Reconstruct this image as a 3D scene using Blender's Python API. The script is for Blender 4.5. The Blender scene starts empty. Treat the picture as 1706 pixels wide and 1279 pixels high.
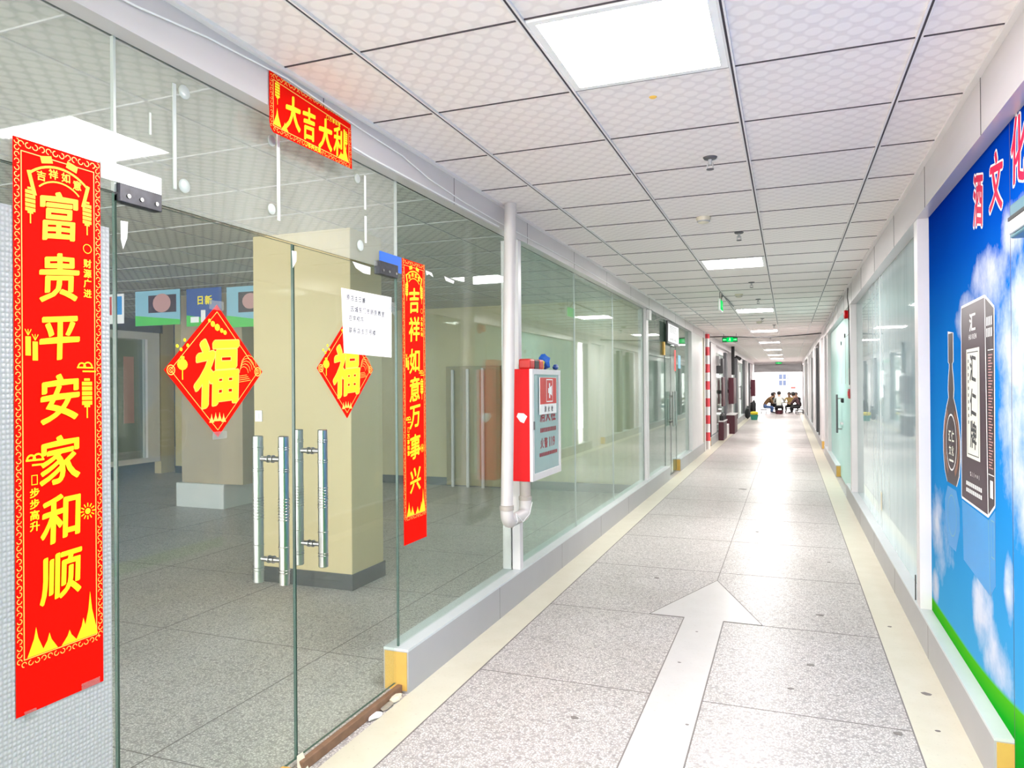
import bpy, bmesh, math, random
from mathutils import Vector, Matrix
random.seed(7)
SC = bpy.context.scene
COL = SC.collection
PI = math.pi

# ------------------------------------------------------------------ camera, sky, exposure
EYE = 1.476                      # eye height above the corridor floor
YAW, PITCH, ROLL = 0.36431896, 0.00196151, -0.00771413
cy_, sy_ = math.cos(YAW), math.sin(YAW)
fw = Vector((-sy_ * math.cos(PITCH), cy_ * math.cos(PITCH), math.sin(PITCH)))
rt = Vector((cy_, sy_, 0))
up = rt.cross(fw)
r2 = rt * math.cos(ROLL) + up * math.sin(ROLL)
u2 = -rt * math.sin(ROLL) + up * math.cos(ROLL)
cam = bpy.data.cameras.new('camera')
cam.sensor_width = 36.0
cam.lens = 36.0 * 1206.73 / 1706.0
cam.clip_start = 0.02
cam.clip_end = 300
camo = bpy.data.objects.new('camera', cam)
COL.objects.link(camo)
camo.matrix_world = Matrix(((r2.x, u2.x, -fw.x, 0), (r2.y, u2.y, -fw.y, 0), (r2.z, u2.z, -fw.z, EYE), (0, 0, 0, 1)))
SC.camera = camo

W = bpy.data.worlds.new('daylight')
SC.world = W
W.use_nodes = True
bg = W.node_tree.nodes['Background']
bg.inputs[0].default_value = (1.0, 0.965, 0.94, 1)
bg.inputs[1].default_value = 1.6
PANEL_POWER = 19.0                # emission of the ceiling light diffusers

SC.view_settings.view_transform = 'Standard'
SC.view_settings.look = 'None'
SC.view_settings.gamma = 1.0
SC.view_settings.exposure = 2.38
SC.cycles.max_bounces = 14
SC.cycles.diffuse_bounces = 8
SC.cycles.glossy_bounces = 5
SC.cycles.transparent_max_bounces = 32
SC.cycles.caustics_reflective = False
SC.cycles.caustics_refractive = False
SC.cycles.sample_clamp_indirect = 6.0

# ------------------------------------------------------------------ materials
class NT:
    def __init__(s, name):
        s.m = bpy.data.materials.new(name)
        s.m.use_nodes = True
        s.t = s.m.node_tree
        s.t.nodes.clear()
        s.out = s.n('ShaderNodeOutputMaterial')
    def n(s, typ, **kw):
        nd = s.t.nodes.new(typ)
        for k, v in kw.items():
            setattr(nd, k, v)
        return nd
    def l(s, a, b):
        s.t.links.new(a, b)
    def put(s, sock, v):
        if hasattr(v, 'is_output'):
            s.l(v, sock)
        else:
            sock.default_value = v
    def math(s, op, a, b=0.0, clamp=False):
        nd = s.n('ShaderNodeMath', operation=op)
        nd.use_clamp = clamp
        s.put(nd.inputs[0], a)
        s.put(nd.inputs[1], b)
        return nd.outputs[0]
    def mix(s, f, a, b):
        nd = s.n('ShaderNodeMix', data_type='RGBA')
        s.put(nd.inputs[0], f)
        s.put(nd.inputs[6], a)
        s.put(nd.inputs[7], b)
        return nd.outputs[2]
    def ramp(s, f, stops, interp='LINEAR'):
        nd = s.n('ShaderNodeValToRGB')
        cr = nd.color_ramp
        cr.interpolation = interp
        while len(cr.elements) < len(stops):
            cr.elements.new(0.5)
        for e, (p, c) in zip(cr.elements, stops):
            e.position = p
            e.color = c if len(c) == 4 else (*c, 1)
        s.put(nd.inputs[0], f)
        return nd.outputs[0]
    def coord(s):
        return s.n('ShaderNodeTexCoord').outputs['Object']
    def noise(s, vec, scale, detail=3, rough=0.55):
        nd = s.n('ShaderNodeTexNoise')
        nd.inputs['Scale'].default_value = scale
        nd.inputs['Detail'].default_value = detail
        nd.inputs['Roughness'].default_value = rough
        s.put(nd.inputs['Vector'], vec)
        return nd.outputs[0]
    def scaled(s, vec, sc):
        nd = s.n('ShaderNodeVectorMath', operation='MULTIPLY')
        s.put(nd.inputs[0], vec)
        nd.inputs[1].default_value = sc
        return nd.outputs[0]
    def bsdf(s, col, rough=0.5, metal=0.0, spec=0.5, bump=None, bd=0.001, bs=0.4, **kw):
        b = s.n('ShaderNodeBsdfPrincipled')
        s.put(b.inputs['Base Color'], col)
        s.put(b.inputs['Roughness'], rough)
        b.inputs['Metallic'].default_value = metal
        b.inputs['Specular IOR Level'].default_value = spec
        for k, v in kw.items():
            s.put(b.inputs[k], v)
        if bump is not None:
            bn = s.n('ShaderNodeBump')
            bn.inputs['Distance'].default_value = bd
            bn.inputs['Strength'].default_value = bs
            s.put(bn.inputs['Height'], bump)
            s.l(bn.outputs[0], b.inputs['Normal'])
        return b.outputs[0]
    def done(s, sh):
        s.l(sh, s.out.inputs[0])
        return s.m

def rgb(*c):
    return (c[0], c[1], c[2], 1)

def mk(name, c, rough=0.5, metal=0.0, var=0.06, sc=6.0, spec=0.5):
    """plain paint / plastic / metal with a little unevenness"""
    k = NT(name)
    v = k.coord()
    nz = k.noise(v, sc, 3)
    lo = tuple(max(0, x * (1 - var)) for x in c) + (1,)
    hi = tuple(min(1, x * (1 + var)) for x in c) + (1,)
    return k.done(k.bsdf(k.mix(nz, lo, hi), rough, metal, spec))

def glass(name, tint, haze, haze_col, streak=0.5, base=0.03):
    """clear sheet: Schlick mirror over a tinted see-through, with a thin film of dust"""
    k = NT(name)
    v = k.coord()
    lw = k.n('ShaderNodeLayerWeight')
    lw.inputs[0].default_value = 0.5
    f5 = k.math('POWER', lw.outputs['Facing'], 5.0)
    # Facing of a blend .5 layer weight equals 1-|cos|
    fr = k.math('ADD', k.math('MULTIPLY', f5, 0.80), base, True)
    tr = k.n('ShaderNodeBsdfTransparent')
    tr.inputs[0].default_value = (*tint, 1)
    gl = k.n('ShaderNodeBsdfGlossy')
    gl.inputs['Roughness'].default_value = 0.02
    gl.inputs[0].default_value = (0.92, 0.97, 0.95, 1)
    df = k.n('ShaderNodeBsdfDiffuse')
    df.inputs[0].default_value = (*haze_col, 1)
    tl = k.n('ShaderNodeBsdfTranslucent')
    tl.inputs[0].default_value = (*haze_col, 1)
    dm = k.n('ShaderNodeMixShader')
    dm.inputs[0].default_value = 0.4
    k.l(df.outputs[0], dm.inputs[1]); k.l(tl.outputs[0], dm.inputs[2])
    st = k.noise(k.scaled(v, (3.0, 3.0, 0.5)), 2.2, 4)
    hz = k.math('MULTIPLY', k.math('ADD', k.math('MULTIPLY', st, 2 * streak), 1 - streak), haze, True)
    m1 = k.n('ShaderNodeMixShader')
    k.put(m1.inputs[0], hz)
    k.l(tr.outputs[0], m1.inputs[1]); k.l(dm.outputs[0], m1.inputs[2])
    m2 = k.n('ShaderNodeMixShader')
    k.put(m2.inputs[0], fr)
    k.l(m1.outputs[0], m2.inputs[1]); k.l(gl.outputs[0], m2.inputs[2])
    return k.done(m2.outputs[0])

M = {}
M['glass_door'] = glass('clear_door_glass', (0.93, 0.965, 0.95), 0.035, (0.62, 0.66, 0.60))
M['glass_pane'] = glass('clear_pane_glass', (0.91, 0.955, 0.93), 0.06, (0.60, 0.70, 0.63))
M['glass_hazy'] = glass('hazy_green_glass', (0.88, 0.955, 0.925), 0.16, (0.60, 0.76, 0.67), 0.6)
M['glass_transom'] = glass('dusty_transom_glass', (0.95, 0.975, 0.96), 0.24, (0.72, 0.73, 0.68), 0.4)
M['glass_blue'] = glass('bluish_glass', (0.90, 0.95, 0.96), 0.55, (0.74, 0.85, 0.89), 0.25)
M['glass_teal'] = mk('teal_frosted_glass', (0.42, 0.70, 0.66), 0.35, 0, 0.08, 2, 0.2)
M['glass_edge'] = mk('green_glass_edge', (0.055, 0.115, 0.095), 0.2)
M['white'] = mk('white_enamel', (0.72, 0.695, 0.705), 0.35)
M['white_bright'] = mk('white_plastic', (0.90, 0.90, 0.90), 0.4)
M['tbar'] = mk('white_ceiling_bar', (0.82, 0.79, 0.79), 0.5)
M['groove'] = mk('dark_ceiling_groove', (0.05, 0.04, 0.05), 0.7)
M['black'] = mk('black_paint', (0.02, 0.02, 0.022), 0.5)
M['darkgrey'] = mk('dark_grey_metal', (0.10, 0.10, 0.11), 0.5)
M['grey'] = mk('grey_metal', (0.42, 0.42, 0.43), 0.45)
M['red'] = mk('red_enamel', (0.75, 0.008, 0.012), 0.4, var=0.04, spec=0.15)
M['paper_red'] = mk('scarlet_coated_paper', (0.84, 0.006, 0.002), 0.6, var=0.03, spec=0.03)
M['gold'] = mk('bright_yellow_ink', (0.98, 0.80, 0.0), 0.5, var=0.02)
M['gold_dim'] = mk('pale_gold_ink', (0.95, 0.60, 0.10), 0.45, var=0.05)
M['outline'] = mk('dark_gold_outline', (0.45, 0.16, 0.0), 0.5)
M['steel'] = mk('brushed_stainless_steel', (0.42, 0.41, 0.40), 0.28, 1.0, 0.10, 20)
M['pipe'] = mk('off_white_pvc_pipe', (0.62, 0.58, 0.575), 0.4)
M['pipe2'] = mk('worn_beige_pvc', (0.42, 0.37, 0.34), 0.5, 0, 0.15)
M['timber'] = mk('raw_yellow_board', (0.66, 0.40, 0.09), 0.7, 0, 0.15, 12)
M['wood'] = mk('stained_brown_threshold', (0.22, 0.12, 0.07), 0.7, 0, 0.4, 20)
M['blue'] = mk('bright_blue_sticker', (0.02, 0.13, 0.62), 0.4)
M['bluecloth'] = mk('blue_cloth', (0.03, 0.17, 0.72), 0.8, 0, 0.2, 30)
M['yellowcloth'] = mk('yellow_cloth', (0.92, 0.72, 0.05), 0.8, 0, 0.15, 30)
M['paper'] = mk('white_paper', (0.90, 0.89, 0.93), 0.6, 0, 0.02)
M['ink'] = mk('black_pen_ink', (0.05, 0.05, 0.06), 0.6)
M['adh'] = mk('translucent_adhesive', (0.46, 0.50, 0.48), 0.3, 0, 0.06)
M['burgundy'] = mk('burgundy_board', (0.065, 0.004, 0.014), 0.4)
M['cream'] = mk('yellow_cream_wall', (0.60, 0.50, 0.28), 0.6, 0, 0.10, 1.5)
M['olive'] = mk('olive_cream_wall', (0.62, 0.55, 0.30), 0.6, 0, 0.15, 1.5)
M['boardolive'] = mk('brown_olive_board', (0.30, 0.24, 0.08), 0.5, 0, 0.15, 2)
M['beige'] = mk('brown_beige_column', (0.42, 0.35, 0.24), 0.6, 0, 0.1, 2)
M['skirt'] = mk('black_stone_skirting', (0.03, 0.035, 0.035), 0.3, 0, 0.3, 8)
M['greywall'] = mk('pale_grey_wall', (0.60, 0.63, 0.62), 0.6)
M['backroom'] = mk('grey_teal_wall', (0.26, 0.36, 0.34), 0.6)
M['curtain'] = mk('pale_blue_backing', (0.70, 0.77, 0.79), 0.7)
M['tealpanel'] = mk('pale_teal_backing', (0.50, 0.78, 0.76), 0.6)
M['grass'] = mk('printed_grass_green', (0.05, 0.52, 0.06), 0.4, 0, 0.25, 3)
M['signgreen_dark'] = mk('dark_sign_border', (0.01, 0.05, 0.02), 0.4)
M['redsign'] = mk('soft_red_sign_ink', (0.62, 0.03, 0.025), 0.45)
M['darkred'] = mk('dark_red_alarm', (0.40, 0.005, 0.02), 0.4)
M['cabglass'] = mk('pale_teal_cabinet_glass', (0.34, 0.45, 0.45), 0.15)
M['redink'] = mk('dull_red_lettering', (0.30, 0.012, 0.03), 0.5)
M['chrome_dark'] = mk('worn_black_hinge_metal', (0.03, 0.03, 0.04), 0.4, 0.3, 0.9, 30)
M['detector'] = mk('cream_plastic', (0.66, 0.60, 0.48), 0.4)
M['foam'] = mk('pale_broken_filler', (0.72, 0.66, 0.52), 0.8, 0, 0.25, 40)
M['tape'] = glass('clear_tape', (0.92, 0.93, 0.92), 0.14, (0.7, 0.72, 0.71))
M['purple'] = mk('dark_purple_ink', (0.045, 0.015, 0.035), 0.35)
M['purple2'] = mk('purple_black_ink', (0.03, 0.01, 0.022), 0.35)
M['printwhite'] = mk('printed_white', (0.92, 0.92, 0.94), 0.4)
M['printcream'] = mk('printed_cream', (0.88, 0.90, 0.80), 0.4)
M['pink'] = mk('printed_magenta_red', (0.62, 0.012, 0.07), 0.5, spec=0.05)
M['navy'] = mk('printed_navy', (0.01, 0.07, 0.30), 0.4)
M['printblue'] = mk('printed_mid_blue', (0.03, 0.30, 0.72), 0.4)
M['amber'] = mk('printed_amber', (0.25, 0.07, 0.02), 0.3)
M['skin'] = mk('skin', (0.40, 0.24, 0.16), 0.5)
M['hair'] = mk('black_hair', (0.012, 0.01, 0.01), 0.5)
M['cl_brown'] = mk('brown_jacket', (0.16, 0.085, 0.03), 0.8)
M['cl_black'] = mk('black_cloth', (0.015, 0.015, 0.017), 0.8)
M['cl_white'] = mk('white_shirt_cloth', (0.50, 0.52, 0.48), 0.8)
M['cl_jeans'] = mk('blue_denim', (0.08, 0.16, 0.36), 0.8)
M['cl_yellow'] = mk('yellow_patterned_cloth', (0.55, 0.40, 0.15), 0.8, 0, 0.6, 25)
M['cl_maroon'] = mk('dark_maroon_jacket', (0.09, 0.045, 0.05), 0.8)
M['green'] = mk('green_plastic', (0.03, 0.28, 0.20), 0.4)
M['posterblue'] = mk('poster_sky_blue', (0.22, 0.46, 0.60), 0.5)
M['slat'] = mk('dark_brown_shutter_slat', (0.045, 0.036, 0.031), 0.7, spec=0.04)
M['boardblue'] = mk('slate_blue_panel', (0.05, 0.07, 0.13), 0.6)
M['tealgrey'] = mk('teal_grey_casing', (0.07, 0.19, 0.25), 0.4)
M['posterpink'] = mk('poster_dull_pink', (0.50, 0.26, 0.26), 0.5)
M['rubble'] = mk('grey_rubble', (0.35, 0.31, 0.25), 0.9, 0, 0.3, 40)

def emit(name, c, s):
    k = NT(name)
    e = k.n('ShaderNodeEmission')
    e.inputs[0].default_value = (*c, 1)
    e.inputs[1].default_value = s
    return k.done(e.outputs[0])
M['lamp'] = emit('lit_diffuser', (1.0, 0.955, 0.925), PANEL_POWER)
M['exit'] = emit('lit_exit_green', (0.0, 0.75, 0.12), 0.23)
M['exitwhite'] = emit('lit_exit_white', (0.75, 1.0, 0.8), 0.25)

def m_terrazzo():
    k = NT('speckled_terrazzo')
    v = k.coord()
    vo = k.n('ShaderNodeTexVoronoi', feature='F1')
    vo.inputs['Scale'].default_value = 85
    k.l(k.scaled(v, (1, 1, 0)), vo.inputs['Vector'])
    sep = k.n('ShaderNodeSeparateColor')
    k.l(vo.outputs['Color'], sep.inputs[0])
    vo2 = k.n('ShaderNodeTexVoronoi', feature='DISTANCE_TO_EDGE')
    vo2.inputs['Scale'].default_value = 85
    k.l(k.scaled(v, (1, 1, 0)), vo2.inputs['Vector'])
    chip = k.ramp(sep.outputs[0], [(0.0, (0.30, 0.27, 0.27)), (0.14, (0.42, 0.39, 0.39)), (0.22, (0.64, 0.60, 0.58)), (0.7, (0.72, 0.685, 0.665)), (1.0, (0.80, 0.765, 0.745))])
    edge = k.ramp(vo2.outputs['Distance'], [(0.0, (0, 0, 0)), (0.10, (0.3, 0.3, 0.3)), (0.2, (1, 1, 1))])
    base = k.mix(edge, rgb(0.36, 0.335, 0.325), chip)
    big = k.noise(v, 0.9, 4, 0.6)
    dirt = k.ramp(big, [(0.30, (0.86, 0.86, 0.84)), (0.55, (1, 1, 1))])
    mx = k.n('ShaderNodeMix', data_type='RGBA', blend_type='MULTIPLY')
    mx.inputs[0].default_value = 1.0
    k.l(base, mx.inputs[6]); k.l(dirt, mx.inputs[7])
    rg = k.math('ADD', k.math('MULTIPLY', k.noise(v, 2.5, 4), 0.10), 0.30)
    return k.done(k.bsdf(mx.outputs[2], rg, 0, 0.25))
M['terrazzo'] = m_terrazzo()

def m_stone(name, a, b, sc):
    k = NT(name)
    v = k.coord()
    n1 = k.noise(v, sc, 5, 0.6)
    n2 = k.noise(v, 60, 2)
    c = k.mix(n1, (*a, 1), (*b, 1))
    c = k.mix(k.ramp(n2, [(0.62, (0, 0, 0)), (0.75, (0.35, 0.35, 0.35))]), c, rgb(0.45, 0.41, 0.33))
    return k.done(k.bsdf(c, 0.30, 0, 0.4))
M['stripe'] = m_stone('cream_floor_border', (0.60, 0.565, 0.43), (0.74, 0.71, 0.60), 5)
M['arrow'] = m_stone('pale_grey_arrow_inlay', (0.56, 0.54, 0.525), (0.66, 0.64, 0.625), 7)
M['joint'] = mk('dark_floor_joint', (0.20, 0.18, 0.17), 0.6)
M['kerb'] = mk('grey_kerb_cladding', (0.42, 0.415, 0.43), 0.45, 0, 0.07, 2.5, 0.3)
M['kerbtop'] = mk('pale_kerb_capping', (0.62, 0.66, 0.68), 0.35)

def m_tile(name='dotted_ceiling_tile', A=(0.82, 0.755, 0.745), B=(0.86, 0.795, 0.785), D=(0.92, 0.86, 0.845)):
    """pressed dots in a staggered lattice on pale pinkish board"""
    k = NT(name)
    v = k.coord()
    a = 0.088
    b = a * 1.05
    def lattice(off):
        sc = k.n('ShaderNodeVectorMath', operation='MULTIPLY')
        k.l(v, sc.inputs[0]); sc.inputs[1].default_value = (1 / a, 1 / b, 0)
        ad = k.n('ShaderNodeVectorMath', operation='ADD')
        k.l(sc.outputs[0], ad.inputs[0]); ad.inputs[1].default_value = (off, off, 0)
        fr = k.n('ShaderNodeVectorMath', operation='FRACTION')
        k.l(ad.outputs[0], fr.inputs[0])
        sb = k.n('ShaderNodeVectorMath', operation='SUBTRACT')
        k.l(fr.outputs[0], sb.inputs[0]); sb.inputs[1].default_value = (0.5, 0.5, 0)
        ln = k.n('ShaderNodeVectorMath', operation='LENGTH')
        k.l(sb.outputs[0], ln.inputs[0])
        return ln.outputs['Value']
    d = k.math('MINIMUM', lattice(0.0), lattice(0.5))
    dot = k.ramp(d, [(0.26, (1, 1, 1)), (0.36, (0, 0, 0))])
    n = k.noise(v, 4, 3)
    base = k.mix(n, rgb(*A), rgb(*B))
    col = k.mix(dot, base, rgb(*D))
    return k.done(k.bsdf(col, 0.55, 0, 0.35, bump=dot, bd=0.002, bs=0.25))
M['tile'] = m_tile()
M['tile_shaded'] = m_tile('shaded_shop_ceiling_tile', (0.28, 0.28, 0.265), (0.34, 0.34, 0.32), (0.46, 0.46, 0.43))  # darker copy of the corridor tile; the shop's dimness is put into its colour

def m_beam():
    k = NT('lilac_grey_cladding')
    v = k.coord()
    n = k.noise(k.scaled(v, (1, 0.6, 4)), 3, 3)
    return k.done(k.bsdf(k.mix(n, rgb(0.62, 0.59, 0.605), rgb(0.70, 0.67, 0.685)), 0.28, 0.25, 0.5))
M['beam'] = m_beam()

def m_film():
    k = NT('grey_bubble_film')
    v = k.coord()
    vo = k.n('ShaderNodeTexVoronoi', feature='F1')
    vo.inputs['Scale'].default_value = 90
    vo.inputs['Randomness'].default_value = 0.15
    k.l(k.scaled(v, (0, 1, 0.9)), vo.inputs['Vector'])
    h = k.ramp(vo.outputs['Distance'], [(0.15, (1, 1, 1)), (0.55, (0, 0, 0))])
    c = k.mix(h, rgb(0.36, 0.37, 0.385), rgb(0.50, 0.51, 0.525))
    c = k.mix(k.math('MULTIPLY', k.noise(v, 2.0, 3), 0.35), c, rgb(0.56, 0.56, 0.565))
    return k.done(k.bsdf(c, 0.35, 0.0, 0.5, bump=h, bd=0.003, bs=0.6))
M['film'] = m_film()

def m_mural():
    k = NT('printed_sky_mural')
    v = k.coord()
    sp = k.n('ShaderNodeSeparateXYZ')
    k.l(v, sp.inputs[0])
    y, z = sp.outputs[1], sp.outputs[2]
    nz = k.noise(v, 3.5, 6, 0.62)
    nb = k.noise(v, 1.0, 2)
    sky = k.ramp(k.math('ADD', k.math('MULTIPLY', z, 0.4), k.math('MULTIPLY', k.math('SUBTRACT', nb, 0.5), 0.12)),
                 [(0.10, (0.07, 0.36, 0.66)), (0.40, (0.022, 0.24, 0.62)), (0.68, (0.010, 0.17, 0.58)), (0.84, (0.002, 0.07, 0.44)), (0.98, (0.001, 0.025, 0.30))])
    blobs = [(3.00, 1.62, .26, .34), (3.30, 1.88, .40, .14), (2.92, 1.22, .30, .38), (4.40, .68, .32, .26), (3.52, .52, .17, .18), (3.30, .40, .26, .14), (3.75, 1.78, .25, .10),
             (3.12, .72, .07, .14), (3.05, 2.0, .18, .12), (4.55, .36, .12, .10), (2.3, 1.7, .5, .3), (1.6, .8, .5, .3), (2.0, 1.15, .4, .22), (3.72, 1.50, .12, .20)]
    acc = None
    for (a, b, ra, rb) in blobs:
        dy = k.math('POWER', k.math('ABSOLUTE', k.math('DIVIDE', k.math('SUBTRACT', y, a), ra)), 2.0)
        dz = k.math('POWER', k.math('ABSOLUTE', k.math('DIVIDE', k.math('SUBTRACT', z, b), rb)), 2.0)
        e = k.math('SUBTRACT', 1.0, k.math('ADD', dy, dz))
        acc = e if acc is None else k.math('MAXIMUM', acc, e)
    cl = k.ramp(k.math('ADD', k.math('MULTIPLY', k.math('MAXIMUM', acc, -1.0), 0.55), k.math('MULTIPLY', k.math('SUBTRACT', nz, 0.5), 2.0)),
                [(0.0, (0, 0, 0)), (0.72, (0.92, 0.92, 0.92))])
    col = k.mix(cl, sky, k.mix(nz, rgb(0.50, 0.56, 0.72), rgb(0.74, 0.76, 0.84)))
    lim = k.math('ADD', 0.275, k.math('MULTIPLY', k.math('POWER', k.math('MAXIMUM', k.math('SUBTRACT', 3.9, y), 0.0), 2.0), 0.075))
    g = k.math('MULTIPLY', k.math('SUBTRACT', lim, z), 60.0, True)
    gg = k.ramp(k.math('SUBTRACT', lim, z), [(0.0, (0.10, 0.48, 0.02)), (0.10, (0.012, 0.36, 0.02)), (0.3, (0.01, 0.25, 0.02))])
    col = k.mix(g, col, gg)
    df = k.n('ShaderNodeBsdfDiffuse')          # matt vinyl print
    k.l(col, df.inputs[0])
    return k.done(df.outputs[0])
M['mural'] = m_mural()

def m_candy():
    k = NT('red_white_hazard_stripe')
    v = k.coord()
    sp = k.n('ShaderNodeSeparateXYZ')
    k.l(v, sp.inputs[0])
    w = k.math('FRACT', k.math('MULTIPLY', sp.outputs[2], 2.6))
    return k.done(k.bsdf(k.mix(k.math('GREATER_THAN', w, 0.5), rgb(0.85, 0.80, 0.80), rgb(0.85, 0.08, 0.10)), 0.5))
M['candy'] = m_candy()

# ------------------------------------------------------------------ mesh helpers
class MB:
    def __init__(s):
        s.v = []; s.f = []; s.mi = []
    def poly(s, pts, mi=0):
        b = len(s.v)
        s.v += [tuple(p) for p in pts]
        s.f.append(tuple(range(b, b + len(pts)))); s.mi.append(mi)
        return s
    def raw(s, vs, fs, mi=0):
        b = len(s.v)
        s.v += [tuple(p) for p in vs]
        for f in fs:
            s.f.append(tuple(i + b for i in f)); s.mi.append(mi)
        return s
    def box(s, x0, x1, y0, y1, z0, z1, mi=0, edge=None):
        vs = [(x0, y0, z0), (x1, y0, z0), (x1, y1, z0), (x0, y1, z0), (x0, y0, z1), (x1, y0, z1), (x1, y1, z1), (x0, y1, z1)]
        fs = [(0, 3, 2, 1), (4, 5, 6, 7), (0, 1, 5, 4), (2, 3, 7, 6), (1, 2, 6, 5), (3, 0, 4, 7)]
        b = len(s.v); s.v += vs
        for i, f in enumerate(fs):
            s.f.append(tuple(j + b for j in f))
            s.mi.append(mi if (edge is None or i >= 4) else edge)
        return s
    def cyl(s, p0, p1, r0, r1=None, n=16, mi=0, caps=True):
        r1 = r0 if r1 is None else r1
        p0, p1 = Vector(p0), Vector(p1)
        d = (p1 - p0).normalized()
        a = d.orthogonal().normalized(); c = d.cross(a)
        b = len(s.v)
        for p, r in ((p0, r0), (p1, r1)):
            for i in range(n):
                t = 2 * PI * i / n
                s.v.append(tuple(p + (a * math.cos(t) + c * math.sin(t)) * r))
        for i in range(n):
            j = (i + 1) % n
            s.f.append((b + i, b + j, b + n + j, b + n + i)); s.mi.append(mi)
        if caps:
            s.f.append(tuple(b + i for i in reversed(range(n)))); s.mi.append(mi)
            s.f.append(tuple(b + n + i for i in range(n))); s.mi.append(mi)
        return s
    def tube(s, pts, r, n=12, mi=0):
        pts = [Vector(p) for p in pts]
        b0 = len(s.v)
        prev = None
        for i, p in enumerate(pts):
            d = (pts[min(i + 1, len(pts) - 1)] - pts[max(i - 1, 0)]).normalized()
            if prev is None:
                a = d.orthogonal().normalized()
            else:
                a = (prev - d * prev.dot(d)).normalized()
            prev = a
            c = d.cross(a)
            for q in range(n):
                t = 2 * PI * q / n
                s.v.append(tuple(p + (a * math.cos(t) + c * math.sin(t)) * r))
        for i in range(len(pts) - 1):
            for q in range(n):
                w = (q + 1) % n
                s.f.append((b0 + i * n + q, b0 + i * n + w, b0 + (i + 1) * n + w, b0 + (i + 1) * n + q)); s.mi.append(mi)
        s.f.append(tuple(b0 + q for q in reversed(range(n)))); s.mi.append(mi)
        e = b0 + (len(pts) - 1) * n
        s.f.append(tuple(e + q for q in range(n))); s.mi.append(mi)
        return s
    def lathe(s, prof, c, axis='z', n=24, mi=0):
        b = len(s.v)
        for (r, h) in prof:
            for i in range(n):
                t = 2 * PI * i / n
                p = (r * math.cos(t), r * math.sin(t), h)
                if axis == 'x': p = (p[2], p[0], p[1])
                if axis == 'y': p = (p[0], p[2], p[1])
                s.v.append((c[0] + p[0], c[1] + p[1], c[2] + p[2]))
        for k in range(len(prof) - 1):
            for i in range(n):
                j = (i + 1) % n
                s.f.append((b + k * n + i, b + k * n + j, b + (k + 1) * n + j, b + (k + 1) * n + i)); s.mi.append(mi)
        s.f.append(tuple(b + i for i in reversed(range(n)))); s.mi.append(mi)
        e = b + (len(prof) - 1) * n
        s.f.append(tuple(e + i for i in range(n))); s.mi.append(mi)
        return s
    def build(s, name, mats, parent=None, bevel=0.0, smooth=False, loc=None):
        me = bpy.data.meshes.new(name)
        vs = s.v
        if loc is not None:
            vs = [(p[0] - loc[0], p[1] - loc[1], p[2] - loc[2]) for p in vs]
        me.from_pydata(vs, [], s.f)
        if not isinstance(mats, (list, tuple)): mats = [mats]
        for m in mats:
            me.materials.append(m)
        me.polygons.foreach_set('material_index', s.mi)
        if smooth:
            me.polygons.foreach_set('use_smooth', [True] * len(me.polygons))
            try: me.set_sharp_from_angle(angle=0.7)
            except Exception: pass
        me.update()
        o = bpy.data.objects.new(name, me)
        COL.objects.link(o)
        if loc is not None: o.location = loc
        if parent is not None:
            o.parent = parent
            off = Vector((0, 0, 0)); q = parent
            while q is not None:
                off += q.location; q = q.parent
            o.location = (Vector(loc) if loc is not None else Vector((0, 0, 0))) - off
        if bevel:
            md = o.modifiers.new('bevel', 'BEVEL'); md.width = bevel; md.segments = 2; md.limit_method = 'ANGLE'
        return o

def tag(o, label, cat, group=None):
    o['label'] = label; o['category'] = cat
    if group: o['group'] = group
    return o
def structure(o):
    o['kind'] = 'structure'
    return o
def empty(name, loc, label=None, cat=None, group=None):
    o = bpy.data.objects.new(name, None)
    o.empty_display_size = 0.05
    COL.objects.link(o); o.location = loc
    if label: tag(o, label, cat, group)
    return o
def dup(root, loc, label, group=None):
    r = root.copy(); COL.objects.link(r); r.location = loc
    r['label'] = label
    if group: r['group'] = group
    for ch in list(root.children):
        c = ch.copy(); COL.objects.link(c); c.parent = r
        for g in ch.children:
            d = g.copy(); COL.objects.link(d); d.parent = c
    return r

# ------------------------------------------------------------------ lettering
TEXT = ("富贵平安家和顺大吉利祥如意万事兴福财源广进步高升恭喜发火警消栓汇仁牌酒文化原店主已搬因城东门市转到教室在学校内联系三号楼"
        "119HUIREN%vol安全出口日新新品上")
GLY = {}
def _load_glyphs():
    made = []
    for ch in sorted(set(TEXT)):
        c = bpy.data.curves.new('g', 'FONT'); c.body = ch; c.resolution_u = 3
        o = bpy.data.objects.new('g', c); COL.objects.link(o)
        made.append((ch, o, c))
    dg = bpy.context.evaluated_depsgraph_get(); dg.update()
    for ch, o, c in made:
        me = bpy.data.meshes.new_from_object(o.evaluated_get(dg), depsgraph=dg)
        vs = [tuple(v.co[:2]) for v in me.vertices]; fs = [tuple(p.vertices) for p in me.polygons]
        if vs:
            xs = [a for a, _ in vs]; ys = [b for _, b in vs]
            mx, my = (min(xs) + max(xs)) / 2, (min(ys) + max(ys)) / 2
            vs = [(a - mx, b - my) for a, b in vs]
        GLY[ch] = (vs, fs)
        bpy.data.meshes.remove(me)
        bpy.data.objects.remove(o); bpy.data.curves.remove(c)
_load_glyphs()

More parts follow.
